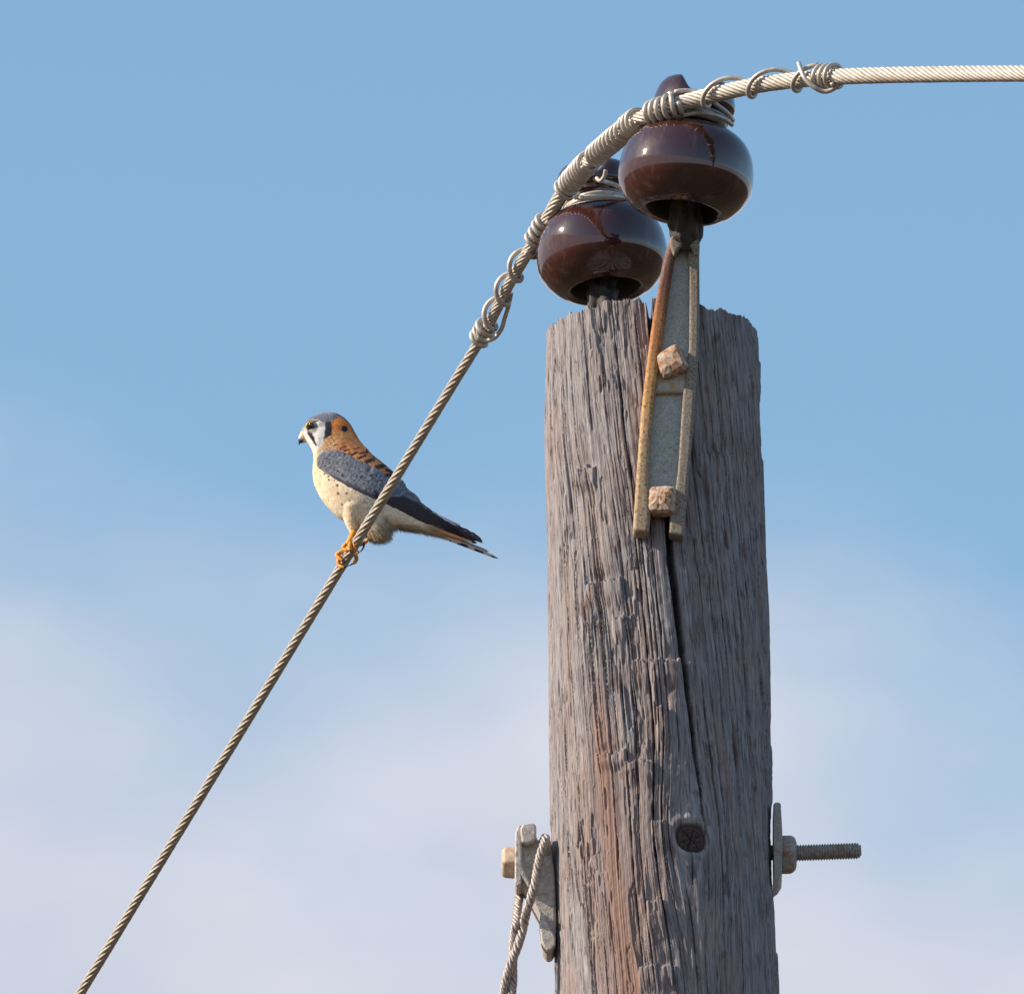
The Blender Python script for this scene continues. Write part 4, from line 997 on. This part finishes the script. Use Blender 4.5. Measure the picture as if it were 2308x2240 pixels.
def kestrel():
    foot = B(560, 1285, 0)
    # --- rough volumes
    body = MB()
    arr = np.array([(a[0], a[1], b[0], b[1], c) for a, b, c in PAIRS], float)
    arr = catmull(arr, 6)
    seg = 64; t = np.arange(seg) * 2 * PI / seg; rings = []
    for r in arr:
        top, bot = r[:2], r[2:4]; c = (top + bot) / 2; h = (top - bot) / 2
        ct, st = np.cos(t), np.sin(t)
        ww = np.sign(st) * np.abs(st) ** 0.92 * r[4] * (1 - 0.10 * ct)
        rings.append(Bv(np.stack([c[0] + h[0] * ct, c[1] + h[1] * ct, ww], -1)))
    n = len(rings)
    F = [(i * seg + j, i * seg + (j + 1) % seg, (i + 1) * seg + (j + 1) % seg, (i + 1) * seg + j) for i in range(n - 1) for j in range(seg)]
    F += [tuple(range(seg))[::-1], tuple((n - 1) * seg + j for j in range(seg))]
    body.add(np.vstack(rings), F)
    def lobe(pts, rad, flat=1.0):
        p = catmull(np.array(pts, float), 6); rr = np.interp(np.linspace(0, 1, len(p)), np.linspace(0, 1, len(rad)), rad)
        body.tube(Bv(p), rr * ZS * K, 20, True)
    lobe([(590, 850, 60), (590, 930, 66), (590, 1000, 66), (584, 1055, 62), (584, 1105, 58), (588, 1145, 52)], (100, 122, 100, 66, 38, 20))      # near thigh
    lobe([(640, 900, -88), (650, 980, -92), (620, 1060, -72), (600, 1110, -50)], (90, 92, 60, 26))
    lobe([(690, 960, 40), (755, 1040, 40), (800, 1110, 34), (826, 1165, 28), (832, 1190, 24)], (110, 122, 112, 84, 40))              # vent fluff
    lobe([(840, 940, 30), (905, 1010, 26), (990, 1060, 18), (1070, 1085, 10)], (80, 70, 42, 22))
    o = body.build('kestrel', M_FEATH)
    rm = o.modifiers.new('rm', 'REMESH'); rm.mode = 'VOXEL'; rm.voxel_size = 0.00062; rm.use_smooth_shade = True
    sm = o.modifiers.new('sm', 'SMOOTH'); sm.factor = 0.6; sm.iterations = 5
    dg = bpy.context.evaluated_depsgraph_get(); me = bpy.data.meshes.new_from_object(o.evaluated_get(dg))
    o.modifiers.clear(); old = o.data; o.data = me; bpy.data.meshes.remove(old)
    V = np.zeros(len(me.vertices) * 3); me.vertices.foreach_get('co', V); V = V.reshape(-1, 3)
    Nn = np.zeros(len(me.vertices) * 3); me.vertices.foreach_get('normal', Nn); Nn = Nn.reshape(-1, 3)
    x, y, wz = invB(V)
    # small feather relief, stretched along the body
    ca, sa = math.cos(0.75), math.sin(0.75)
    al = x * ca + y * sa; ac = -x * sa + y * ca
    rel = noise3(al / 40, ac / 12, wz / 12, seed=70) * 2.2 + noise3(al / 16, ac / 6, wz / 6, seed=71) * 1.2
    face = smooth(420, 300, x) * smooth(420, 330, y)
    V = V + Nn * (rel * (1 - 0.7 * face) * (1 - 0.5 * smooth(600, 500, x) * smooth(430, 480, y)) * ZS * K)[:, None]
    bodyxyz = np.stack([x, y, wz], -1)
    # --- overlapping feather tips as part of the same surface object
    rng = np.random.default_rng(5)
    ids = rng.choice(len(V), 13000); fz = np.nonzero((x > 660) & (y > 1060))[0]; ids = np.concatenate([ids, rng.choice(fz, 5000)])
    polys = [list(p.vertices) for p in me.polygons]
    cols = plumage(x, y)
    nv = len(V); FV = []; FF = []; FC = []
    def flow(px, py):
        # direction feathers lie: down the throat, back along body
        d = np.array([math.cos(0.72), math.sin(0.72)])
        if py < 430 and px < 420: d = np.array([0.75, 0.55])
        if px < 420 and py > 430: d = np.array([0.35, 0.94])
        if px > 560 and py > 960: d = np.array([0.5, 0.86])
        if px > 950: d = np.array([0.90, 0.42])
        return d / np.linalg.norm(d)
    k = nv
    for i in ids:
        px, py, pw = bodyxyz[i]
        if px < 300 and py < 420 and rng.random() < 0.75: continue
        if px < 600 and py > 430 and py < 1000 and rng.random() < 0.88: continue
        if py < 720 and px > 330 and rng.random() < 0.5: continue
        small = px < 420 and py < 430
        L = (12 if small else 24) * rng.uniform(0.7, 1.3); Wd = (3.0 if small else 6.0) * rng.uniform(0.7, 1.2)
        fluff = (px > 640 and py > 1060)
        if fluff: L *= 2.3; Wd *= 0.36
        d = flow(px, py); ang = rng.normal(0, 0.28 if fluff else 0.18); d = np.array([d[0] * math.cos(ang) - d[1] * math.sin(ang), d[0] * math.sin(ang) + d[1] * math.cos(ang)])
        D = RIGHT * d[0] - UP * d[1]; nrm = Nn[i]
        if not fluff: D = D - nrm * (D @ nrm)
        else: nrm = nrm * 0.6; D = D + FWD * rng.normal(0, 0.35)
        ln = np.linalg.norm(D)
        if ln < 0.25: continue
        D /= ln; side = np.cross(nrm, D); q = ZS * K
        lift = (1.6 if not small else 0.9) * (3.2 if fluff else 1)
        p0 = V[i] - nrm * 0.5 * q
        FV += [p0 - side * Wd * 0.5 * q, p0 + side * Wd * 0.5 * q, p0 + (D * L * 0.6 + nrm * lift) * q + side * Wd * 0.55 * q, p0 + (D * L + nrm * lift * 0.8) * q, p0 + (D * L * 0.6 + nrm * lift) * q - side * Wd * 0.55 * q]
        FF.append([k, k + 1, k + 2, k + 3, k + 4]); k += 5
        b = rng.uniform(0.93, 1.07); FC += [b] * 5
    fx_, fy_, _w = invB(np.array(FV)); FC = plumage(fx_, fy_) * np.array(FC)[:, None]
    allv = np.vstack([V, np.array(FV)]); me2 = bpy.data.meshes.new('kestrel')
    me2.from_pydata(allv.tolist(), [], polys + FF); me2.update()
    me2.polygons.foreach_set('use_smooth', [True] * len(me2.polygons))
    me2.materials.append(M_FEATH); set_col(me2, np.vstack([cols, FC]))
    o.data = me2
    # move the origin to the feet
    me2.transform(Matrix.Translation(-Vector(foot))); o.location = foot
    bpy.context.view_layer.update()
    tag(o, 'small falcon with rufous barred back, slate wings and white cheek, perched on the cable', 'bird')

    # --- wings
    near = bodyxyz[:, 2] > 0
    bx, by, bw = bodyxyz[near].T
    from mathutils.kdtree import KDTree
    kd = KDTree(len(bx))
    for i in range(len(bx)): kd.insert((bx[i], by[i], 0), i)
    kd.balance()
    def body_w(px, py):
        co, i, d = kd.find((px, py, 0))
        return bw[i] * max(0.0, 1 - (d / 120)) 
    topE = [(277, 530), (290, 480), (345, 440), (430, 428), (510, 452), (600, 498), (700, 545), (790, 590), (860, 645), (935, 665), (1000, 690), (1060, 768), (1130, 832), (1205, 920), (1300, 988), (1400, 1042), (1500, 1092), (1600, 1142), (1660, 1182), (1690, 1222)]
    botE = [(277, 535), (285, 570), (320, 600), (385, 645), (460, 690), (540, 738), (630, 785), (710, 822), (790, 855), (850, 880), (930, 918), (1010, 955), (1090, 1000), (1180, 1040), (1290, 1085), (1390, 1122), (1480, 1155), (1570, 1188), (1640, 1206), (1688, 1223)]
    te, be = catmull(np.array(topE, float), 9), catmull(np.array(botE, float), 9)
    wgl = lambda e, sd, am: np.stack([noise3(np.arange(len(e)) * 0.31, np.arange(len(e)) * 0.0, seed=sd) * am + np.abs(((np.arange(len(e)) / 5.0) % 1.0) - 0.5) * am * 0.6] * 2, 1) * np.array([0.5, -1.0]) * smooth(4, 20, np.arange(len(e)))[:, None] * smooth(len(e) - 4, len(e) - 30, np.arange(len(e)))[:, None]
    te = te + wgl(te, 5, 5.0); be = be - wgl(be, 6, 3.0)
    ns = 60; m = len(te)
    sgrid = np.linspace(0, 1, ns)
    XY = te[:, None] * (1 - sgrid)[None, :, None] + be[:, None] * sgrid[None, :, None]
    Wg = np.zeros((m, ns))
    for i in range(m):
        for j in range(ns): Wg[i, j] = body_w(*XY[i, j])
    # wing lies on the body, then runs free towards the tip
    tt = np.linspace(0, 1, m)[:, None]; ss = sgrid[None]
    freew = 62 - 34 * smooth(0.45, 1, tt)
    Wg = np.maximum(Wg, freew * np.ones_like(Wg))
    for _ in range(14):
        Wg[1:-1] = (Wg[:-2] + Wg[1:-1] + Wg[2:]) / 3; Wg[:, 1:-1] = (Wg[:, :-2] + Wg[:, 1:-1] + Wg[:, 2:]) / 3
    prof = (1 - np.abs(2 * ss - 1) ** 3) ** 0.7
    prof_t = np.clip(tt * 14, 0, 1) ** 0.5
    Wg = Wg + 3 + (9 + 7 * (1 - tt)) * prof * prof_t
    xx, yy = XY[..., 0], XY[..., 1]
    a = (-xx * math.sin(0.49) + yy * math.cos(0.49))
    ridge = (np.abs(((a / 17.0) % 1.0) - 0.0)) * 3.4
    Wg = Wg + ridge * smooth(0.42, 0.55, tt) * (0.3 + 0.7 * prof)
    ca2, sa2 = math.cos(0.62), math.sin(0.62)
    p = (xx * ca2 + yy * sa2) / 34; q = (-xx * sa2 + yy * ca2) / 24
    p = p + noise3(xx / 40, yy / 40, seed=14) * 0.55; q = q + noise3(xx / 45, yy / 45, seed=15) * 0.55; row = np.floor(p); qq = q + 0.5 * (row % 2) + noise3(row, row * 0, seed=4) * 0.2
    fu = p - row; fv = np.abs(qq - np.floor(qq) - 0.5) * 2
    Wg = Wg + (3.0 * fu * (1 - 0.6 * fv ** 2)) * (1 - smooth(0.4, 0.55, tt)) * prof_t
    wc = wing_color(xx.ravel(), yy.ravel())
    for side in (1, -1):
        outer = np.stack([xx.ravel(), yy.ravel(), Wg.ravel() * side], -1)
        inner = outer.copy(); inner[:, 2] -= side * (6 + 10 * 0)
        if side < 0:   # the far wing shows as a sliver past the back and tail
            outer[:, 0] += 0; outer[:, 1] -= 0
            fx = smooth(900, 1400, outer[:, 0]) * 14
            outer[:, 1] -= fx; inner[:, 1] -= fx
        idx = np.arange(m * ns).reshape(m, ns)
        q1 = np.stack([idx[:-1, :-1], idx[:-1, 1:], idx[1:, 1:], idx[1:, :-1]], -1).reshape(-1, 4)
        rim = np.concatenate([idx[0, :], idx[1:, -1], idx[-1, -2::-1], idx[-2:0:-1, 0]])
        q2 = q1[:, ::-1] + m * ns
        q3 = np.stack([rim, np.roll(rim, -1), np.roll(rim, -1) + m * ns, rim + m * ns], -1)
        wb = MB(); wb.add(np.vstack([Bv(outer), Bv(inner)]), [tuple(int(v) for v in f) for f in np.vstack([q1, q2, q3])])
        wo = wb.build('wing', M_FEATH, o); set_col(wo.data, np.vstack([wc, wc]))
    # --- tail
    tl = MB(); tcs = []
    def feather(base, tip, w0, w1, wz0, wz1, colf):
        base, tip = np.array(base, float), np.array(tip, float); d = tip - base; L = np.linalg.norm(d); d /= L; nrm = np.array([-d[1], d[0]])
        nu, nvv = 60, 7; V = []; C = []
        for s_ in (0, 1):
            for i in range(nu):
                t_ = i / (nu - 1); wd = (w0 + (w1 - w0) * t_) * (1 - max(0, (t_ - 0.93) / 0.07) ** 2.2 * 0.92)
                for j in range(nvv):
                    e = j / (nvv - 1) * 2 - 1; pt = base + d * L * t_ + nrm * e * wd
                    V.append((pt[0], pt[1], wz0 + (wz1 - wz0) * t_ + (2.5 * (1 - e * e)) - s_ * 3)); C.append(colf(t_, e))
        F = []
        for s_ in (0, 1):
            o_ = s_ * nu * nvv
            for i in range(nu - 1):
                for j in range(nvv - 1): F.append((o_ + i * nvv + j, o_ + i * nvv + j + 1, o_ + (i + 1) * nvv + j + 1, o_ + (i + 1) * nvv + j))
        tl.add(Bv(np.array(V)), F); tcs.extend(C)
    def bars(t_, e):
        b = 0.5 + 0.5 * math.sin(t_ * 2 * PI * 4.6 - 1.2); k_ = 1.0 if (t_ > 0.36 and e > -0.35 + 0.5 * (t_ < 0.5) and b > 0.38) else 0.0
        base = np.array([0.66, 0.52, 0.40]) * (1 if t_ < 0.4 else 0.95); return base * (1 - k_) + np.array([0.05, 0.04, 0.045]) * k_
    def rufous(t_, e): return np.array([0.80, 0.38, 0.15]) if t_ < 0.80 else (np.array([0.55, 0.45, 0.38]) if t_ < 0.9 else np.array([0.08, 0.06, 0.06]))
    def under(t_, e): return np.array([0.62, 0.50, 0.36])
    feather((1180, 1062), (1640, 1222), 20, 12, 42, 24, rufous)
    feather((1180, 1080), (1740, 1295), 22, 10, 0, -2, lambda t_, e: np.array([0.45, 0.40, 0.38]) if e > -0.4 else np.array([0.07, 0.06, 0.065]))
    feather((1180, 1095), (1822, 1352), 26, 9, 8, 4, bars)
    feather((1180, 1105), (1430, 1188), 30, 12, 14, 8, under)
    feather((1250, 975), (1500, 1078), 24, 13, -34, -44, lambda t_, e: np.array([0.80, 0.78, 0.80]))
    feather((1180, 1095), (1800, 1340), 22, 9, -22, -18, bars)
    to = tl.build('tail', M_FEATH, o); set_col(to.data, np.array(tcs))
    # --- beak
    bk = MB(); prof = [((150, 262), (196, 362), 36), ((138, 283), (180, 368), 31), ((128, 305), (160, 372), 23), ((121, 328), (142, 374), 15), ((121, 352), (134, 380), 9), ((124, 376), (131, 388), 4), ((127, 392), (129, 396), 1)]
    arr = catmull(np.array([(a[0], a[1], b[0], b[1], c) for a, b, c in prof], float), 6); seg = 24; t = np.arange(seg) * 2 * PI / seg; V = []; 
    for r in arr:
        c = (r[:2] + r[2:4]) / 2; h = (r[:2] - r[2:4]) / 2
        V.append(np.stack([c[0] + h[0] * np.cos(t), c[1] + h[1] * np.cos(t), np.sin(t) * r[4]], -1))
    n = len(V); V = np.vstack(V)
    F = [(i * seg + j, i * seg + (j + 1) % seg, (i + 1) * seg + (j + 1) % seg, (i + 1) * seg + j) for i in range(n - 1) for j in range(seg)] + [tuple(range(seg))[::-1], tuple((n - 1) * seg + j for j in range(seg))]
    bk.add(Bv(V), F)
    Mb = Mat('beak_horn', rough=0.3); Mb.color(Mb.attr('col').outputs['Color'])
    bo = bk.build('beak', Mb.m, o)
    x, y = V[:, 0], V[:, 1]
    c = np.tile(np.array([0.34, 0.36, 0.42]), (len(x), 1))
    c = lay(c, smooth(325, 350, y), (0.035, 0.04, 0.06))
    c = lay(c, mask(x, y, [(140, 262), (165, 262), (178, 300), (165, 318), (138, 305)], 7), (0.75, 0.48, 0.08))
    c = lay(c, mask(x, y, [(168, 325), (210, 330), (205, 380), (160, 376)], 6), (0.60, 0.40, 0.22))
    set_col(bo.data, c)
    # --- eyes
    def eye_mat(name, col, rough=0.05):
        M = Mat(name, rough=rough, spec=0.8); M.color(col); M.b.inputs['Coat Weight'].default_value = 1.0; return M.m
    MI, MR = eye_mat('dark_eye', (0.012, 0.007, 0.005)), eye_mat('yellow_eye_ring', (0.60, 0.38, 0.04), 0.4)
    for side in (1, -1):
        co, i, d_ = kd.find((234, 228, 0)); wv = bw[i] - 6
        e = MB(); c = B(236, 226, 0) - FWD * (wv - 7) * side * ZS * K
        def ball(mb, c, r, sc=(1, 1, 1)):
            nu, nv_ = 24, 16; V = []
            for a_ in range(nv_ + 1):
                ph = PI * a_ / nv_
                for b_ in range(nu):
                    q_ = 2 * PI * b_ / nu
                    V.append(c + r * (RIGHT * math.sin(ph) * math.cos(q_) * sc[0] + UP * math.sin(ph) * math.sin(q_) * sc[1] + FWD * math.cos(ph) * sc[2]))
            F = [(a_ * nu + b_, a_ * nu + (b_ + 1) % nu, (a_ + 1) * nu + (b_ + 1) % nu, (a_ + 1) * nu + b_) for a_ in range(nv_) for b_ in range(nu)]
            mb.add(np.array(V), F)
        ball(e, c, 40 * ZS * K); eo = e.build('eye', MI, o)
        rg = MB(); ctr = B(230, 232, 0) - FWD * (wv + 7) * side * ZS * K
        tq = np.linspace(0, 2 * PI, 40)
        pts = np.array([ctr + ZS * K * (RIGHT * 38 * math.cos(q_) + UP * 36 * math.sin(q_) - FWD * side * (4 * math.cos(q_) + 2)) for q_ in tq])
        rg.tube(pts, (9.0 - 3.5 * np.cos(tq + 0.6) * 1.0) * ZS * K * 0.9, 10, False)
        rg.build('eye_ring', MR, eo)
    # --- legs and feet
    ML = Mat('orange_scaly_skin', rough=0.5); nn = ML.noise(ML.map((900, 900, 900)), 1, 3, 0.5)
    ML.color(ML.ramp(nn, [(0.3, (0.62, 0.19, 0.015)), (0.7, (0.95, 0.42, 0.04))])); ML.bump(nn, 0.6, 0.0005)
    MT = Mat('black_talon', rough=0.25); MT.color((0.02, 0.018, 0.022))
    def leg(parts, toes, talons):
        mb = MB()
        for pts, rad in parts + toes:
            p = catmull(np.array(pts, float), 8); rr = np.interp(np.linspace(0, 1, len(p)), np.linspace(0, 1, len(rad)), rad)
            rr = rr * 1.22 * (1 + 0.07 * np.sin(np.arange(len(p)) * 2.1))
            mb.tube(Bv(p), rr * ZS * K, 14)
        lo = mb.build('leg', ML.m, o)
        for pts, rad in talons:
            tb = MB(); p = catmull(np.array(pts, float), 8); tb.tube(Bv(p), np.interp(np.linspace(0, 1, len(p)), [0, 1], rad) * ZS * K, 10)
            tb.build('talon', MT.m, lo)
        return lo
    # cable depth relative to the bird plane, as lateral zoom units (towards the camera positive)
    def cw(yz):
        v = 900 + yz * ZS; u = np.interp(v, [765, 2240], [1083, 180])
        s = s_at(u); p = np.array([np.interp(s, cs, cc[:, i]) for i in range(3)])
        return (YBIRD - p[1]) / (CE * ZS * K) 
    w1, w2 = cw(1235), cw(1345)
    cr_ = 44
    leg([([(598, 1120, 60), (578, 1165, (60 + w1) / 2 + 14), (560, 1200, w1 + 26), (548, 1232, w1 + 30)], (25, 22, 21, 26))],
        [([(560, 1215, w1 + 20), (522, 1235, w1 + 28), (506, 1262, w1 + 12), (530, 1282, w1 + cr_ - 8), (548, 1290, w1 + cr_ - 4)], (16, 15, 15, 12, 9)),
         ([(566, 1205, w1 + 30), (562, 1240, w1 + cr_ + 10), (568, 1272, w1 + cr_ + 8), (575, 1284, w1 + cr_ - 2)], (16, 16, 14, 9)),
         ([(590, 1200, w1 + 18), (598, 1240, w1 + cr_ + 6), (606, 1272, w1 + cr_ + 6), (612, 1286, w1 + cr_ - 2)], (15, 14, 12, 8)),
         ([(560, 1220, w1 - 20), (620, 1240, w1 - 52), (690, 1215, w1 - 36), (712, 1192, w1 - 40), (736, 1192, w1 - 50)], (16, 15, 13, 12, 8))],
        [([(560, 1286, w1 + cr_ + 4), (572, 1296, w1 + cr_ + 6), (590, 1296, w1 + cr_ + 2)], (8, 2)),
         ([(684, 1222, w1 - 20), (676, 1258, w1 - 16), (660, 1284, w1 - 4), (640, 1298, w1 + 6)], (11, 3))])
    leg([([(604, 1110, -50), (560, 1200, (w2 - 50) / 2 - 10), (540, 1270, w2 - 12), (524, 1300, w2 + 4)], (22, 19, 19, 22))],
        [([(528, 1298, w2 + 6), (480, 1300, w2 + 14), (450, 1322, w2 + 10), (470, 1352, w2 + cr_ - 14), (498, 1368, w2 + cr_)], (17, 17, 16, 13, 9)),
         ([(480, 1330, w2 + 4), (462, 1368, w2 + 8), (470, 1408, w2 + 10), (490, 1424, w2 + cr_ - 16), (512, 1428, w2 + cr_ - 6)], (15, 16, 15, 12, 9)),
         ([(560, 1300, w2 - 20), (600, 1318, w2 - 14), (616, 1352, w2 + 2), (604, 1382, w2 + cr_ - 24), (580, 1396, w2 + cr_ - 8)], (15, 15, 15, 13, 9)),
         ([(580, 1270, w2 - 10), (620, 1290, w2 - 10), (628, 1312, w2 - 6)], (14, 13, 8))],
        [([(492, 1364, w2 + cr_ + 2), (512, 1382, w2 + cr_ + 8), (530, 1386, w2 + cr_ + 4)], (8, 2)),
         ([(508, 1428, w2 + cr_ - 6), (532, 1422, w2 + cr_), (552, 1406, w2 + cr_)], (8, 2)),
         ([(584, 1394, w2 + cr_ - 6), (560, 1410, w2 + cr_), (536, 1412, w2 + cr_)], (8, 2))])
kestrel()
